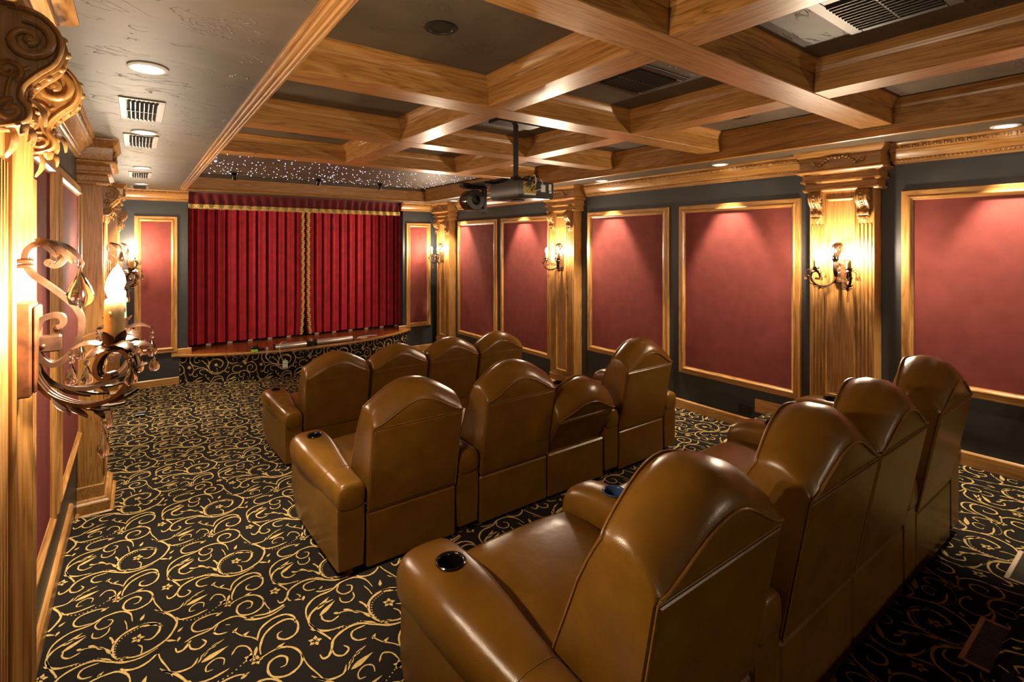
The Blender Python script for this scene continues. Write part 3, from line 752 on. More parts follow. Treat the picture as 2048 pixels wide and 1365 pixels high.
# ------------------------------------------------------------------ recliners
SW, AW = 0.545, 0.16
def back_parts(w, tilt=0.0, shift=(0, 0)):
    pv = Vector((0, 0.12, 0.40)); Rm = Matrix.Rotation(R(tilt), 3, 'X')
    def tf(p):
        q = Rm @ (Vector(p) - pv) + pv; return (q.x, q.y+shift[0], q.z+shift[1])
    def prof(s):
        A0 = (0.5*(1+math.cos(math.pi*min(1, abs(s)*1.03)))); A = A0**0.72; F = 0.55*A + 0.45*math.sqrt(max(0, 1-s*s))
        return [(0.000, 0.315), (-0.040, 0.545), (-0.080, 0.770), (-0.086-0.010*A, 0.785+0.105*A), (-0.078-0.006*A, 0.800+0.122*A), (-0.050, 0.828+0.134*(A*.6+F*.4)), (-0.005, 0.844+0.140*F), (0.030+0.03*F, 0.848+0.134*F), (0.072+0.036*F, 0.838+0.124*F),
                (0.086+0.034*F, 0.824+0.114*F), (0.118+0.025*F, 0.772+0.085*F), (0.155+0.015*F, 0.700+0.05*A), (0.195+0.01*A, 0.600), (0.240, 0.490), (0.270, 0.400), (0.270, 0.315)]
    S = [-1, -0.985, -0.95, -0.88, -0.78, -0.66, -0.52, -0.38, -0.25, -0.12, 0, 0.12, 0.25, 0.38, 0.52, 0.66, 0.78, 0.88, 0.95, 0.985, 1]
    rings = []
    for s in S:
        P = prof(s); e = max(0, (abs(s)-0.95)/0.05)
        cy = sum(p[0] for p in P)/len(P); cz = sum(p[1] for p in P)/len(P); k = 1 - 0.05*e*e
        rings.append([tf((s*w/2, cy+(p[0]-cy)*k, cz+(p[1]-cz)*k)) for p in P])
    body = B().loft(rings)
    pip = B()
    arch = [tf((s*w/2*0.985, prof(s)[3][0]-0.002, prof(s)[3][1])) for s in S]; pip.tube(arch, 0.0042, 6)
    rid = [tf((s*w/2*0.985, prof(s)[8][0]+0.004, prof(s)[8][1]+0.002)) for s in S]
    P = prof(1.0)
    left = [tf((-w/2*0.99, p[0]+0.002, p[1])) for p in P[9:15]][::-1]; right = [tf((w/2*0.99, p[0]+0.002, p[1])) for p in P[9:15]]
    pip.tube(left + rid + right, 0.0045, 6)
    pip.tube([tf((-w/2*0.99, -0.082, 0.772)), tf((w/2*0.99, -0.082, 0.772))], 0.003, 6)
    for sg in (-1, 1): pip.tube([tf((sg*w/2*0.975, p[0]-0.001, p[1])) for p in P[0:4]], 0.0035, 6)
    # proud, softly bevelled rear panel below the seam
    pan = B(); hw = w/2*0.965
    def sl(t): return (-0.080*t, 0.325+0.440*t)
    o_ = [sl(0.0), sl(1.0)]
    vs = []
    for dd, ins in ((0.004, 0.0), (-0.003, 0.0), (-0.0065, 0.005)):
        for (x, t) in ((-hw+ins, ins*2), (hw-ins, ins*2), (hw-ins, 1-ins*2), (-hw+ins, 1-ins*2)):
            y, z = sl(t); vs.append(tf((x, y+dd, z)))
    fs = []
    for a in range(2):
        for i in range(4): fs.append((a*4+i, a*4+(i+1) % 4, (a+1)*4+(i+1) % 4, (a+1)*4+i))
    fs += [(0,1,2,3), (8,9,10,11)]
    pan.add(vs, fs)
    return body, pip, pan
def arm_meshes(out=0):
    # padded arm seen from above: fuller and higher at the cup holder, lower at the rear
    st = [(-0.012, 0.062, 0.425, 0.052), (-0.006, 0.072, 0.428, 0.066), (0.01, 0.076, 0.430, 0.071), (0.10, 0.077, 0.432, 0.072), (0.20, 0.078, 0.434, 0.074), (0.32, 0.083, 0.446, 0.079), (0.42, 0.090, 0.464, 0.084), (0.52, 0.096, 0.478, 0.086), (0.62, 0.097, 0.478, 0.086),
          (0.70, 0.095, 0.470, 0.086), (0.76, 0.090, 0.458, 0.084), (0.80, 0.080, 0.440, 0.078), (0.825, 0.062, 0.422, 0.062), (0.835, 0.035, 0.410, 0.036)]
    rings = []
    for y, hw, zc, hh in st:
        ring = []
        for i in range(20):
            a = 2*math.pi*i/20; c, s_ = math.cos(a), math.sin(a)
            e = 0.62
            kx = min(hw, 0.0785); kx = kx + (hw-kx)*2.2 + 0.022*min(1, max(0, y)/0.4) if c*out > 0 else kx
            ring.append((kx*math.copysign(abs(c)**e, c), y, zc + hh*math.copysign(abs(s_)**(0.75 if s_ > 0 else 0.5), s_)))
        rings.append(ring)
    pad = B().loft(rings).mesh('armrest_pad', 'leather', 50)
    # cut the well for the cup holder
    cut = B().lathe([(0.0405, 0.49), (0.0405, 0.62)], (out*0.022, 0.595, 0), 24).build('cutter', 'cup_black')
    tmp = bpy.data.objects.new('tmp', pad); COL.objects.link(tmp)
    md = tmp.modifiers.new('b', 'BOOLEAN'); md.object = cut; md.operation = 'DIFFERENCE'; md.solver = 'EXACT'
    dg = bpy.context.evaluated_depsgraph_get()
    me = bpy.data.meshes.new_from_object(tmp.evaluated_get(dg)); me.name = 'armrest_pad'
    bpy.data.objects.remove(tmp); bpy.data.objects.remove(cut)
    me.polygons.foreach_set('use_smooth', [True]*len(me.polygons)); me.set_sharp_from_angle(angle=R(50))
    body = B()
    sec = [(0.0, 0.070, 0.055), (0.02, 0.073, 0.05), (0.30, 0.076, 0.05), (0.60, 0.077, 0.05), (0.745, 0.076, 0.05), (0.775, 0.066, 0.06)]
    fl = lambda y, s_: (1 + 0.55*min(1, max(0, y-0.05)/0.6)) if s_*out > 0 else 1.0
    body.loft([[(-hw*0.9*(1+(fl(y,-1)-1)*.55), y, z0), (hw*0.9*(1+(fl(y,1)-1)*.55), y, z0), (hw*fl(y,1), y, 0.22), (hw*fl(y,1)*0.98, y, 0.40), (-hw*fl(y,-1)*0.98, y, 0.40), (-hw*fl(y,-1), y, 0.22)] for y, hw, z0 in sec])
    seam = B().tube([(-0.078, 0.002, 0.368), (0.078, 0.002, 0.368)], 0.003, 5)
    for k_ in (4,):
        seam.tube([(p[0]*1.004, p[1], st[k_][2]+(p[2]-st[k_][2])*1.008) for p in rings[k_][-2:]+rings[k_][:12]], 0.0018, 5)
    pr = [(0.036, 0.496), (0.0395, 0.496), (0.0395, 0.563), (0.0455, 0.5645), (0.047, 0.568), (0.044, 0.571), (0.039, 0.569), (0.037, 0.563), (0.036, 0.502), (0.001, 0.501)]
    cup = B().lathe(pr, (out*0.022, 0.595, 0), 28)
    return me, body.mesh('armrest_body', 'leather', 40), cup.mesh('cup_holder', 'cup_black', 50), seam.mesh('piping', 'leather_piping', 50)
ARMS = {o_: arm_meshes(o_) for o_ in (-1, 0, 1)}
CUPB = ARMS[0][2].copy(); CUPB.materials.clear(); CUPB.materials.append(MATS['cup_blue'])
BACK = {}
def get_back(w, tilt, shift):
    k = (w, tilt, shift)
    if k not in BACK:
        a, p, n = back_parts(w, tilt, shift)
        BACK[k] = (a.mesh('backrest', 'leather', 42), p.mesh('piping', 'leather_piping', 60), n.mesh('back_panel', 'leather', 30))
    return BACK[k]
BASE = {}
def get_base(w):
    if w not in BASE:
        b = B(); b.box(-w/2+0.001, w/2-0.001, 0.0, 0.74, 0.018, 0.308, 0.010)
        s = B()
        rings = []
        for y, z0, z1, hw in [(0.20, 0.310, 0.425, w/2-0.012), (0.225, 0.308, 0.442, w/2-0.005), (0.45, 0.308, 0.462, w/2-0.003), (0.66, 0.306, 0.470, w/2-0.003), (0.75, 0.305, 0.462, w/2-0.004), (0.79, 0.312, 0.440, w/2-0.010), (0.805, 0.33, 0.41, w/2-0.025)]:
            r_ = 0.018
            rings.append([(-hw, y, z0+r_), (-hw+r_, y, z0), (hw-r_, y, z0), (hw, y, z0+r_), (hw, y, z1-r_*1.4), (hw-r_, y, z1-0.005), (hw*0.5, y, z1+0.004), (0, y, z1+0.006), (-hw*0.5, y, z1+0.004), (-hw+r_, y, z1-0.005), (-hw, y, z1-r_*1.4)])
        s.loft(rings)
        f = B(); f.box(-w/2+0.006, w/2-0.006, 0.742, 0.790, 0.07, 0.300, 0.012)
        BASE[w] = (b.mesh('base', 'leather', 30), s.mesh('seat_cushion', 'leather', 50), f.mesh('footrest', 'leather', 30))
    return BASE[w]
FOOT = B().lathe([(0.020, 0.0), (0.026, 0.006), (0.032, 0.030), (0.030, 0.046), (0.026, 0.056)], (0, 0, 0), 12).mesh('foot', 'dark_wood', 50)
def recliner(x, y, z, label, arms, w=SW, tilt=0.0, shift=(0, 0), blue=False, rz=0.0, outer=0):
    w_full = w; w = w - 0.008
    root = empty('recliner', (x, y, z), rz); tag(root, label, 'recliner', 'brown leather theatre recliners')
    a, p, n = get_back(w, tilt, shift)
    bk = child(root, 'backrest', a); child(bk, 'piping', p); child(root, 'back_panel', n)
    for nm, me in zip(('base', 'seat_cushion', 'footrest'), get_base(w)): child(root, nm, me)
    for sg in arms:
        am = ARMS[sg if sg == outer else 0]
        ar = child(root, 'armrest', am[0]); ar.location = (sg*(w_full/2+AW/2), 0, 0)
        child(ar, 'arm_side', am[1]); child(ar, 'piping', am[3])
        c = child(ar, 'cup_holder', CUPB if (blue and sg > 0) else am[2])
        if blue and sg > 0: c['label'] = 'blue cup holder'
    for sx in (-1, 1):
        for fy in (0.05, 0.70):
            fo = child(root, 'foot', FOOT); fo.location = (sx*(w/2+AW/2 if sx in arms else w/2-0.06), fy, 0)
    return root
def xs_row(x0):     # centres of the four seats: arm, seat, arm, seat, seat, arm, seat, arm
    a = x0 + AW + SW/2
    return [a, a + SW + AW, a + 2*SW + AW, a + 3*SW + 2*AW]
rows = [('back', xs_row(0.705), 0.75, ZB), ('middle', xs_row(0.805), 2.59, ZM)]
x3 = rows[0][1]; x2 = rows[1][1]
recliner(x3[0], 0.75, ZB, 'brown leather recliner in the foreground, nearest the camera in the back row', (-1, 1), blue=True, outer=-1)
recliner(x3[1], 0.75, ZB, 'brown leather recliner in the back row, second from the left aisle', ())
recliner(x3[2], 0.75, ZB, 'brown leather recliner in the back row, third from the left aisle', ())
recliner(x3[3], 0.75, ZB, 'brown leather recliner at the right wall end of the back row', (-1, 1), outer=1)
recliner(x2[0], 2.59, ZM, 'brown leather recliner at the left aisle end of the middle row', (-1, 1), outer=-1)
recliner(x2[1], 2.59, ZM, 'upright brown leather recliner in the middle row beside the reclined one', ())
recliner(x2[2], 2.59, ZM, 'brown leather recliner with its back tilted low in the middle row', (), tilt=20, shift=(0.10, -0.13))
recliner(x2[3], 2.59, ZM, 'brown leather recliner at the right wall end of the middle row', (-1, 1), outer=1)
W1 = 0.585
x1 = [1.475 + i*0.608 for i in range(4)]
recliner(x1[0], 4.72, ZF, 'brown leather recliner at the left aisle end of the front row', (-1,), w=W1, outer=-1)
recliner(x1[1], 4.72, ZF, 'brown leather recliner in the front row, second from the left aisle', (), w=W1)
recliner(x1[2], 4.72, ZF, 'brown leather recliner in the front row, third from the left aisle', (), w=W1)
recliner(x1[3], 4.72, ZF, 'brown leather recliner at the right wall end of the front row', (1,), w=W1, outer=1)

# ------------------------------------------------------------------ stage and curtains
SX0, SX1 = 0.46, 3.97
def stage_y(x): s = (x-(SX0+SX1)/2)/((SX1-SX0)/2); return YS - 0.56*max(0.0, 1-abs(s)**2.1)
N = 48
xsn = [SX0 + (SX1-SX0)*i/N for i in range(N+1)]
stage = empty('stage', ((SX0+SX1)/2, YS-0.2, 0)); tag(stage, 'low bowed stage with wood deck and carpeted front before the curtain', 'stage')
off = -Vector(stage.location)
def sbuild(b, name, mat, smooth=None):
    o = b.build(name, mat, stage, smooth); o.location = off; return o
b = B(); b.extrude([(x, stage_y(x)+0.012) for x in xsn] + [(OX1-0.002, YS+0.002), (OX1-0.002, YS+0.123), (4.158, YS+0.123), (4.158, YA-0.002), (0.302, YA-0.002), (0.302, YS+0.123), (OX0+0.002, YS+0.123), (OX0+0.002, YS+0.002)], lambda x, y: (x, y, 0.0), lambda x, y: (x, y, ZST-0.03))
sbuild(b, 'riser', 'carpet_black')
b = B(); b.extrude([(x, stage_y(x)) for x in xsn] + [(OX1-0.002, YS+0.002), (OX1-0.002, YS+0.123), (4.158, YS+0.123), (4.158, YA-0.002), (0.302, YA-0.002), (0.302, YS+0.123), (OX0+0.002, YS+0.123), (OX0+0.002, YS+0.002)], lambda x, y: (x, y, ZST-0.03), lambda x, y: (x, y, ZST-0.001))
sbuild(b, 'deck', 'stage_wood')
b = B(); sec = [(-0.022, 0.0), (-0.026, -0.010), (-0.026, -0.026), (-0.020, -0.034), (0.004, -0.034), (0.03, 0.001)]
rings = []
for x in xsn:
    rings.append([(x, stage_y(x)+d, ZST+z) for d, z in sec])
b.loft(rings); sbuild(b, 'nosing', 'oak_x', 40)
def riser_fn(Q):
    x = np.clip(Q[:, 0], SX0, SX1); s = (x-(SX0+SX1)/2)/((SX1-SX0)/2)
    return np.stack([x, YS-0.56*np.maximum(0, 1-np.abs(s)**2.1)+0.010, Q[:, 1]], 1)
o = pattern(SX0, SX1, 0.003, ZST-0.036, riser_fn, 'carpet_scrollwork', stage, (0.42, 0.0)); o.location = off
# pleated curtain panels
def curtain(xa, xb, folds, edge, label):
    root = empty('curtain', ((xa+xb)/2, 9.06, ZST)); tag(root, label, 'curtain', 'red velvet stage curtains')
    b = B(); n = folds*22; rs = random.Random(int(xa*100)); ph = [rs.uniform(-0.25, 0.25) for _ in range(folds+2)]; am = [rs.uniform(0.75, 1.2) for _ in range(folds+2)]
    zs = [ZST+0.035, ZST+0.25, ZST+0.8, 1.5, 2.1, 2.55, 2.70]
    front = []
    for iz, z in enumerate(zs):
        row = []
        for i in range(n+1):
            t = i/22; k = int(t); f = t-k
            A = 0.062*(am[k]*(1-f)+am[min(k+1, folds)]*f)*(1.0 if z < 2.2 else 0.7)
            a = 2*math.pi*(t + ph[k]*0.3*(1-f) + ph[min(k+1, folds)]*0.3*f)
            q_ = a/(2*math.pi); dd_ = abs(q_-round(q_)); y = 9.03 + A*1.9*math.exp(-(dd_/0.10)**2) + 0.010*math.cos(2*a) + 0.005*math.sin(3*a+1)
            x = xa + (xb-xa)*i/n
            if edge and z < 0.95: x += edge*0.05*((0.95-z)/0.54)**1.5*max(0, 1-abs(x-(xb if edge > 0 else xa))/0.22)*(-1)
            row.append((x-(xa+xb)/2, y-9.06, z-ZST))
        front.append(row)
    m = len(front[0])
    vs = [p for r in front for p in r] + [(p[0], p[1]+0.006, p[2]) for r in front for p in r]; fs = []; L = len(zs)
    for a in range(L-1):
        for i in range(m-1):
            fs.append((a*m+i, a*m+i+1, (a+1)*m+i+1, (a+1)*m+i)); o2 = L*m
            fs.append((o2+a*m+i, o2+(a+1)*m+i, o2+(a+1)*m+i+1, o2+a*m+i+1))
    for i in range(m-1): fs.append((i, L*m+i, L*m+i+1, i+1))
    for a in range(L-1): fs.append((a*m, (a+1)*m, L*m+(a+1)*m, L*m+a*m)); fs.append((a*m+m-1, L*m+a*m+m-1, L*m+(a+1)*m+m-1, (a+1)*m+m-1))
    b.add(vs, fs); b.build('drape', 'velvet', root, 70)
    b = B()                                           # gold ruffle down the meeting edge
    ex = (xb if edge > 0 else xa); zz = ZST+0.03; i = 0
    while zz < 2.52:
        d = 0.05*max(0, (0.95-zz)/0.54)**1.5
        xo = ex - edge*(0.030+d*0.6) - (xa+xb)/2 + 0.007*math.sin(i*1.7)
        hgt = 0.034
        b.sphere((xo-edge*0.008, -0.072-0.004*math.sin(i*2.3), zz+hgt/2-ZST), 0.020, 7, 0.95)
        b.sphere((xo+edge*0.012, -0.066, zz+hgt/2-ZST+0.012), 0.013, 6, 0.9)
        zz += hgt; i += 1
    b.build('gold_trim', 'gold_braid', root, 60)
    b = B()
    for k in range(1, folds, 2):
        x = xa + (xb-xa)*(k+0.3)/folds - (xa+xb)/2
        b.box(x-0.035, x+0.035, -0.012, 0.0, 0.001, 0.034, 0.003)
    b.build('lining', 'cream_lining', root)
    return root
curtain(0.40, 2.285, 13, 1, 'left half of the red velvet stage curtain')
curtain(2.305, 4.06, 12, -1, 'right half of the red velvet stage curtain')
# valance
val = empty('valance', (2.22, YS-0.01, 2.5)); tag(val, 'pleated dark red valance with gold fringe across the top of the curtain', 'valance')
b = B(); n = 26; rows_ = []
for z, amp in [(2.535, 0.020), (2.58, 0.024), (2.64, 0.022), (2.69, 0.010), (ZS-0.001, 0.006)]:
    row = []
    for i in range(n*10+1):
        t = i/10; x = OX0+0.002 + (OX1-OX0-0.06)*i/(n*10); f = t-int(t)
        pin = math.exp(-((f-0.5)/0.10)**2)
        row.append((x-2.22, 0.045-amp*math.cos(2*math.pi*t) - 0.012*pin*(2.72-z)/0.2 + 0.01, z-2.5))
    rows_.append(row)
m = len(rows_[0]); vs = [p for r in rows_ for p in r] + [(p[0], p[1]+0.006, p[2]) for r in rows_ for p in r]; fs = []; L = len(rows_)
for a in range(L-1):
    for i in range(m-1):
        fs.append((a*m+i, a*m+i+1, (a+1)*m+i+1, (a+1)*m+i)); fs.append((L*m+a*m+i, L*m+(a+1)*m+i, L*m+(a+1)*m+i+1, L*m+a*m+i+1))
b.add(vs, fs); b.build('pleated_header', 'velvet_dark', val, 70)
for k in range(n):
    b = B(); x0 = OX0+0.004+(OX1-OX0-0.06)*k/n - 2.22; wd = (OX1-OX0-0.06)/n
    nn = 8
    for i in range(nn):
        t = (i+0.5)/nn; x = x0+wd*t; y = 0.045-0.022*math.cos(2*math.pi*t)
        b.sphere((x, y, 0.046), 0.0125, 6, 1.3); b.sphere((x, y+0.002, 0.020), 0.0125, 6, 1.4)
        b.tube([(x, y, 0.02), (x+0.002, y, -0.012)], [0.0085, 0.004], 5)
    b.build('gold_fringe', 'gold_braid', val, 60)

# ------------------------------------------------------------------ projector with its add-on lens
pr_ = empty('projector', (2.475, 3.22, 2.34)); tag(pr_, 'dark grey ceiling projector with open wiring panel on a black pole', 'projector')
B().box(-0.27, 0.14, -0.075, 0.075, ZC-2.34-0.022, ZC-2.34-0.001, 0.006).build('ceiling_plate', 'black_plastic', pr_)
B().lathe([(0.021, 0.16), (0.021, ZC-2.34-0.02)], (-0.055, 0, 0), 16).build('pole', 'dark_metal', pr_, 40)
b = B()
hw, y0, y1 = 0.175, -0.215, 0.235
def oct_(z, k): return [(-hw+0.03, y0+k, z), (hw-0.02, y0+k, z), (hw-k, y0+0.03, z), (hw-k, y1-0.05, z), (hw-0.05, y1-k, z), (-hw+0.05, y1-k, z), (-hw+k, y1-0.05, z), (-hw+k, y0+0.03, z)]
b.loft([oct_(-0.008, 0.03), oct_(0.0, 0.012), oct_(0.02, 0.0), oct_(0.105, 0.0), oct_(0.122, 0.008), oct_(0.128, 0.03)])
hs = b.build('housing', 'projector_grey', pr_, 35)
b = B(); b.box(-0.145, -0.02, y0-0.003, y0+0.01, 0.015, 0.112, 0.002); b.build('wiring_bay', 'circuit', hs)
b = B(); b.box(-0.018, 0.152, y0-0.004, y0+0.01, 0.010, 0.115, 0.003); b.build('rear_cover', 'projector_dark', hs)
for (x, z, w_, h_) in [(0.045, 0.068, 0.045, 0.055), (0.115, 0.080, 0.025, 0.05), (0.118, 0.042, 0.025, 0.016)]:
    B().box(x-w_/2, x+w_/2, y0-0.0055, y0-0.003, z-h_/2, z+h_/2).build('sticker', 'label_white', hs)
b = B(); b.box(-0.14, -0.03, y0-0.006, y0, 0.012, 0.024, 0.002); b.build('connector_strip', 'white_plastic', hs)
rs = random.Random(5)
for i in range(7):
    x0, x1_ = rs.uniform(-0.14, -0.03), rs.uniform(-0.14, 0.0)
    pts = [(x0, y0-0.004, 0.06+rs.uniform(-0.02, 0.03)), (x0+rs.uniform(-0.02, 0.02), y0-0.02-rs.random()*0.02, 0.10), ((x0+x1_)/2, y0-0.02, 0.145+rs.random()*0.02), (x1_, y0+0.05, 0.14), (-0.05, -0.03, 0.15)]
    B().tube(cr(pts, 5), 0.0035 if i else 0.0045, 6).build('cable', 'cable_black' if i else 'cable_white', pr_, 60)
B().tube(cr([(-0.04, y0-0.004, 0.045), (0.0, y0-0.035, 0.06), (0.015, y0-0.03, 0.11), (-0.02, y0-0.01, 0.14), (-0.05, -0.1, 0.145)], 6), 0.004, 6).build('cable', 'cable_white', pr_, 60)
b = B(); b.box(-0.12, 0.02, -0.06, 0.07, 0.126, 0.150, 0.004); b.box(-0.16, -0.08, 0.04, 0.24, 0.140, 0.162, 0.004); b.box(-0.09, -0.02, -0.03, 0.03, 0.145, 0.175, 0.004)
for x, y in ((-0.165, 0.06), (-0.165, 0.11), (-0.165, 0.2)): b.lathe([(0.012, -0.006), (0.012, 0.006)], (x+0.005, y, 0.15), 10, 'x')
b.build('mount', 'black_plastic', pr_, 40)
b = B(); b.lathe([(0.01, 0.0), (0.055, 0.002), (0.062, 0.010)], (-0.02, 0.02, -0.017), 20); b.build('vent_ring', 'projector_dark', hs, 40)
b = B(); b.lathe([(0.05, 0.0), (0.05, 0.03), (0.04, 0.04)], (0, y1-0.005, 0.06), 20, 'y'); b.build('projector_lens', 'lens_barrel', hs, 40)
b = B(); b.lathe([(0.046, 0.009), (0.086, 0.008), (0.088, 0.010), (0.088, 0.125), (0.084, 0.135), (0.070, 0.135)], (0, 0, 0), 28, 'y'); ln = b.build('add_on_lens', 'lens_barrel', pr_, 40, 'black barrel lens hung before the projector'); ln.location = (2.30-2.475, 3.62-3.22, 0.012)
b = B(); b.lathe([(0.044, 0.006), (0.044, -0.004), (0.082, -0.005), (0.086, -0.001), (0.086, 0.006), (0.044, 0.006)], (0, 0, 0), 28, 'y', False)
b.build('front_ring', 'projector_grey', ln, 40)
b = B(); b.lathe([(0.001, 0.003), (0.046, 0.003)], (0, 0, 0), 24, 'y', False); b.build('lens_glass', 'mirror_glass', ln, 40)
b = B(); b.box(0.085, 0.115, 0.0, 0.05, -0.11, 0.10, 0.006); b.box(-0.10, 0.12, 0.0, 0.07, 0.092, 0.118, 0.006); b.box(-0.06, 0.10, -0.22, 0.05, 0.116, 0.134, 0.004); b.box(-0.13, -0.05, 0.0, 0.06, 0.10, 0.14, 0.006)
b.build('arm', 'black_plastic', ln)
for a in (45, 135, 225, 315):
    b = B(); b.sphere((0.072*math.cos(R(a)), -0.006, 0.072*math.sin(R(a))), 0.004, 6); b.build('screw', 'chrome', ln, 60)

# ------------------------------------------------------------------ downlights, vents, spots
DL_TRIM = B().lathe([(0.050, -0.0005), (0.072, -0.0005), (0.074, -0.005), (0.068, -0.009), (0.054, -0.008), (0.050, -0.003)], (0, 0, 0), 24)
DLM = DL_TRIM.mesh('trim_ring', 'white_plastic', 40)
DLL = B().lathe([(0.001, -0.0045), (0.046, -0.0045), (0.052, -0.002)], (0, 0, 0), 20).mesh('lamp_lens', 'lamp_glow', 40)
DLD = B().lathe([(0.001, -0.001), (0.030, -0.001), (0.050, -0.006), (0.060, -0.003)], (0, 0, 0), 20).mesh('reflector', 'dark_metal', 40)
DLT2 = DLM.copy(); DLT2.materials.clear(); DLT2.materials.append(MATS['dark_metal'])
def downlight(x, y, label, power, group='lit soffit downlights'):
    e = empty('downlight', (x, y, ZS)); tag(e, label, 'downlight', group)
    child(e, 'trim_ring', DLM); child(e, 'lamp_lens', DLL)
    l = bpy.data.lights.new('lamp_light', 'SPOT'); l.energy = power; l.color = WARM2; l.spot_size = R(64); l.spot_blend = 0.55; l.shadow_soft_size = 0.03
    lo = bpy.data.objects.new('lamp_light', l); COL.objects.link(lo); lo.parent = e; lo.location = (0, 0, -0.015)
for y, lab in [(2.63, 'lit round downlight in the left soffit, closest to the camera'), (4.16, 'lit round downlight in the left soffit, second from the camera'), (6.1, 'lit round downlight in the left soffit, third from the camera'), (7.75, 'lit round downlight in the left soffit, closest to the stage')]:
    downlight(0.035, y, lab, SPOT)
for y, lab in [(0.71, 'lit downlight in the right soffit at the right edge of the picture'), (2.65, 'lit downlight in the right soffit left of the tall pilaster'), (4.15, 'lit downlight in the right soffit, right of the middle pilaster'), (5.88, 'lit downlight in the right soffit hidden behind the projector'), (7.6, 'lit downlight in the right soffit, closest to the stage')]:
    downlight(4.385, y, lab, SPOT)
for (x, y, lab) in [(1.085, 2.0, 'unlit dark downlight in the large coffer at the top'), (1.09, 4.60, 'unlit dark downlight in the left coffer near the stage'), (3.66, 2.05, 'unlit dark downlight in the coffer beside the right beam'), (3.70, 4.62, 'unlit dark downlight in the coffer behind the projector')]:
    e = empty('downlight', (x, y, ZC)); tag(e, lab, 'downlight', 'unlit coffer downlights'); child(e, 'trim_ring', DLT2); child(e, 'reflector', DLD)
def vent(x, y, z, w, d, n, mf, ms, label, group, frame=0.045, name='ceiling_vent'):
    e = empty(name, (x, y, z)); tag(e, label, 'air vent', group)
    for (x0, x1, y0, y1) in [(-w/2, w/2, -d/2, -d/2+frame), (-w/2, w/2, d/2-frame, d/2), (-w/2, -w/2+frame, -d/2+frame, d/2-frame), (w/2-frame, w/2, -d/2+frame, d/2-frame)]:
        B().box(x0, x1, y0, y1, -0.007, -0.0005, 0.002).build('frame', mf, e)
    B().box(-w/2+frame, w/2-frame, -d/2+frame, d/2-frame, -0.003, -0.0008).build('backing', 'vent_black', e)
    iw = w-2*frame; M_ = None
    for i in range(n):
        xx = -iw/2 + iw*(i+0.5)/n
        if M_ is None:
            bb = B(); t_ = iw/n*0.42; bb.loft([[(-t_, yy, -0.003), (-t_+0.004, yy, -0.003), (t_+0.002, yy, -0.016), (t_-0.002, yy, -0.016)] for yy in (-d/2+frame, d/2-frame)]); M_ = bb.mesh('slat', ms)
        c = child(e, 'slat', M_); c.location = (xx, 0, 0)
    B().box(-iw/2, iw/2, -0.003, 0.003, -0.014, -0.003).build('crossbar', ms, e)
for y, lab in [(3.48, 'black louvred vent in the left soffit, closest to the camera'), (4.53, 'black louvred vent in the left soffit, second from the camera'), (6.75, 'black louvred vent in the left soffit, third from the camera'), (8.20, 'black louvred vent in the left soffit, closest to the stage')]:
    vent(0.02, y, ZS, 0.20, 0.53, 7, 'vent_taupe', 'vent_black', lab, 'left soffit vents', 0.032)
vent(2.36, 1.95, ZC, 0.44, 0.40, 12, 'vent_black', 'dark_metal', 'large dark louvred vent in the coffer above the projector', 'coffer vents', 0.05)
vent(2.40, 0.74, ZC, 0.46, 0.40, 12, 'vent_black', 'vent_black', 'large dark louvred vent at the top edge of the picture', 'coffer vents', 0.05)
def register(x, label):
    e = empty('floor_register', (x, 0.463, ZB)); tag(e, label, 'floor vent', 'floor registers behind the back row')
    w, d = 0.345, 0.118
    B().box(-w/2, w/2, d/2-0.018, d/2, 0.0, 0.008, 0.002).build('frame', 'vent_tan', e); B().box(-w/2, -w/2+0.014, -d/2, d/2-0.018, 0.0, 0.008, 0.002).build('frame', 'vent_tan', e); B().box(w/2-0.014, w/2, -d/2, d/2-0.018, 0.0, 0.008, 0.002).build('frame', 'vent_tan', e)
    B().box(-w/2+0.014, w/2-0.014, -d/2, d/2-0.018, 0.0, 0.003).build('backing', 'vent_black', e)
    sm = B().box(-0.0022, 0.0022, -d/2, d/2-0.018, 0.003, 0.0075).mesh('slat', 'vent_slat')
    for i in range(26):
        c = child(e, 'slat', sm); c.location = (-w/2+0.014+(w-0.028)*(i+0.5)/26, 0, 0)
register(2.60, 'tan slotted floor register in the carpet, nearer the camera'); register(3.35, 'tan slotted floor register in the carpet at the right edge')
for (x, y, lab) in [(1.05, 7.72, 'small black spotlight in the star ceiling, leftmost of three'), (2.15, 7.72, 'small black spotlight in the star ceiling, middle of three'), (3.1, 7.72, 'small black spotlight in the star ceiling, rightmost of three')]:
    e = empty('ceiling_spotlight', (x, y, ZC)); tag(e, lab, 'spotlight', 'star ceiling spotlights')
    B().lathe([(0.045, -0.0005), (0.045, -0.012), (0.03, -0.016)], (0, 0, 0), 16).build('canopy', 'black_plastic', e, 40)
    b = B(); b.lathe([(0.012, -0.035), (0.034, -0.03), (0.038, 0.0), (0.038, 0.04), (0.030, 0.04), (0.026, 0.02), (0.001, 0.018)], (0, 0, 0), 16); b.xf(Matrix.Translation((0, 0.01, -0.05)) @ Matrix.Rotation(R(-140), 4, 'X'))
    b.build('lamp_head', 'black_plastic', e, 40)

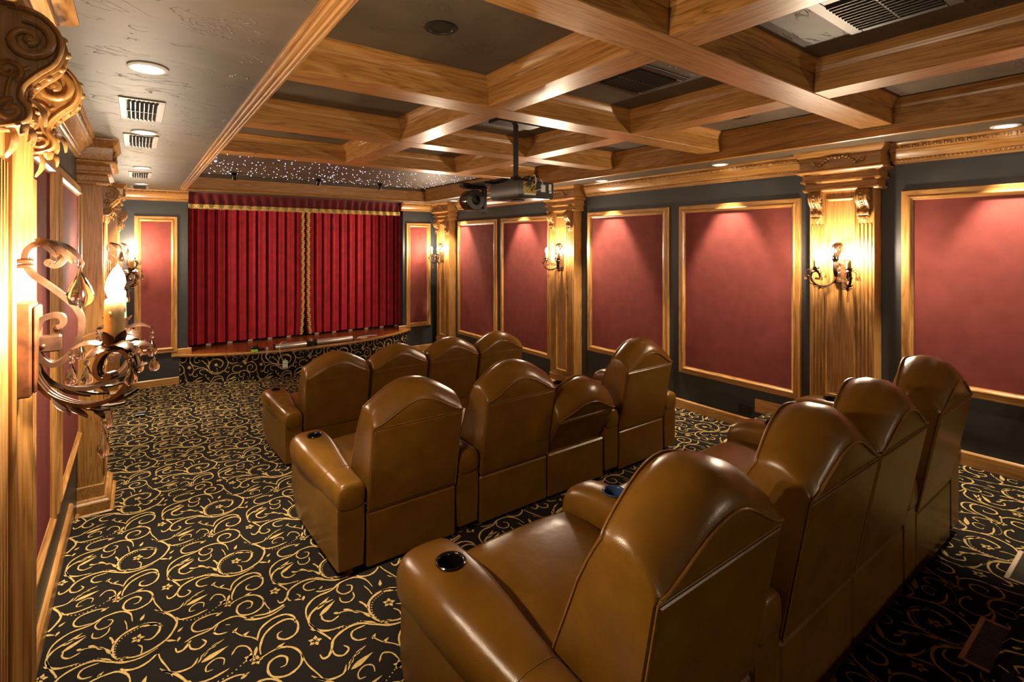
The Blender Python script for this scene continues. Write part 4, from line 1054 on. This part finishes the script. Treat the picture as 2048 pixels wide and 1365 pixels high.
# ------------------------------------------------------------------ small things
def outlet(name, loc, rz, label, mat):
    e = empty(name, loc, rz); tag(e, label, 'outlet')
    B().box(-0.035, 0.035, -0.006, 0.0, -0.057, 0.057, 0.002).build('cover_plate', mat, e)
    for z in (-0.022, 0.022):
        b = B(); b.box(-0.017, 0.017, -0.009, -0.006, z-0.014, z+0.014, 0.003); b.build('socket', mat, e)
    return e
xo = 1.76
e = outlet('power_outlet', (xo, stage_y(xo)+0.008, 0.185), R(-2), 'white power outlet on the carpeted stage front', 'white_plastic')
for (x, z) in ((-0.02, 0.03), (0.018, 0.028), (-0.018, -0.025), (0.02, -0.03)):
    B().box(x-0.014, x+0.014, -0.035, -0.009, z-0.013, z+0.013, 0.004).build('plug', 'white_plastic', e)
def curve_thing(name, pts, r, mat, label, cat='cable'):
    c = [Vector(p) for p in pts]; base = min(c, key=lambda v: v.z); e_ = B().tube(cr([tuple(p-base) for p in c], 8), r, 6).build(name, mat, None, 60)
    e_.location = base; tag(e_, label, cat); return e_
def sy(x, d=0.0): return stage_y(x) - 0.032 - d
def tube_lamp(x0, x1, yy, label):
    e = empty('metal_tube', ((x0+x1)/2, yy, ZST)); tag(e, label, 'metal tube', 'bright tubes on the stage edge'); L_ = (x1-x0)/2
    B().lathe([(0.038, -L_), (0.042, -L_+0.01), (0.042, L_-0.01), (0.038, L_)], (0, 0, 0.043), 18, 'x').build('tube', 'chrome', e, 40)
    for s_ in (-1, 1): B().lathe([(0.026, -0.012), (0.044, -0.010), (0.044, 0.010), (0.026, 0.012)], (s_*L_, 0, 0.0445), 18, 'x').build('end_cap', 'black_plastic', e, 40)
tube_lamp(1.62, 2.08, 8.09, 'short silver tube lying on the stage edge')
tube_lamp(2.22, 2.80, 8.12, 'longer silver tube lying on the stage edge right of the black box')
e = empty('junction_box', (2.15, 8.10, ZST)); tag(e, 'small black box between the silver tubes on the stage', 'box')
B().box(-0.045, 0.045, -0.05, 0.05, 0.0, 0.075, 0.008).build('case', 'black_plastic', e); B().lathe([(0.018, 0.075), (0.018, 0.105), (0.012, 0.11)], (0, 0, 0), 12).build('knob', 'chrome', e, 40)
e = empty('power_tool', (1.37, 8.12, ZST)); tag(e, 'small black tool with a lime green base on the stage edge', 'tool')
B().box(-0.05, 0.03, -0.03, 0.03, 0.0, 0.04, 0.006).build('base', 'tape_green', e); b = B(); b.box(-0.055, 0.05, -0.03, 0.035, 0.04, 0.085, 0.012); b.box(0.03, 0.13, -0.02, 0.03, 0.012, 0.045, 0.010); b.build('housing', 'black_plastic', e)
B().lathe([(0.02, 0.0), (0.026, 0.01), (0.02, 0.05)], (0.16, 0, 0.001), 14).build('nozzle', 'chrome', e, 40)
zc = ZST+0.004
curve_thing('cable', [(1.50, 8.16, zc), (1.52, sy(1.52, 0.02), ZST+0.008), (1.50, sy(1.50, 0.03), ZST-0.08), (1.58, sy(1.58, 0.02), 0.24), (1.72, sy(1.72, 0.03), 0.20)], 0.0035, 'cable_white', 'thin white cable dropping over the stage edge left of the outlet')
curve_thing('cable', [(1.80, 8.02+0.10, zc+0.092), (1.70, sy(1.7, -0.03), ZST+0.098), (1.68, sy(1.68, 0.03), ZST-0.04), (1.72, sy(1.72, 0.03), 0.26), (1.75, sy(1.75, 0.03), 0.215)], 0.0035, 'cable_white', 'white cable looping over the short silver tube down to the outlet')
curve_thing('cable', [(2.16, 8.045, zc+0.03), (2.14, 8.01, zc+0.02), (2.12, sy(2.12, 0.02), ZST-0.02), (2.10, sy(2.1, 0.02), ZST-0.15)], 0.003, 'cable_black', 'thin dark cable hanging from the black box over the stage edge')
curve_thing('cable', [(2.83, 8.18, zc+0.004), (2.90, 8.12, zc+0.03), (3.00, 8.20, zc), (3.10, 8.28, zc), (2.96, 8.34, zc), (3.14, 8.40, zc), (3.30, 8.36, zc)], 0.006, 'cable_white', 'coiled white cables at the right end of the longer tube')
curve_thing('cable', [(3.02, 8.52, zc), (3.15, 8.47, zc+0.01), (3.27, 8.50, zc+0.06), (3.31, 8.55, zc+0.12), (3.29, 8.58, zc+0.02), (3.42, 8.60, zc)], 0.005, 'cable_black', 'black cable standing in a loop on the right of the stage')
curve_thing('cable', [(1.70, 2.42, ZM+0.006), (1.78, 2.38, ZM+0.02), (1.86, 2.46, ZM+0.07), (1.95, 2.50, ZM+0.05), (2.02, 2.42, ZM+0.012), (2.10, 2.46, ZM+0.006)], 0.004, 'cable_black', 'black cable bundle on the floor behind the middle row')
e = empty('wall_outlet', (XR, 2.53, ZM+0.165), 0); tag(e, 'black outlet plate low on the right wall above the baseboard', 'outlet')
B().box(-0.006, 0.0, -0.06, 0.06, -0.045, 0.045, 0.002).build('cover_plate', 'black_plastic', e)
for z in (-0.02, 0.0, 0.02): B().box(-0.009, -0.006, -0.03, 0.03, z-0.004, z+0.004, 0.001).build('socket', 'dark_metal', e)
b = B(); b.box(-0.05, 0.05, -0.03, 0.03, 0.0, 0.03, 0.008); b.box(-0.02, 0.06, -0.015, 0.015, 0.03, 0.05, 0.006); o = b.build('floor_plug', 'black_plastic'); o.location = (0.02, 7.2, 0.0); tag(o, 'small black gadget on the carpet by the left aisle', 'gadget')
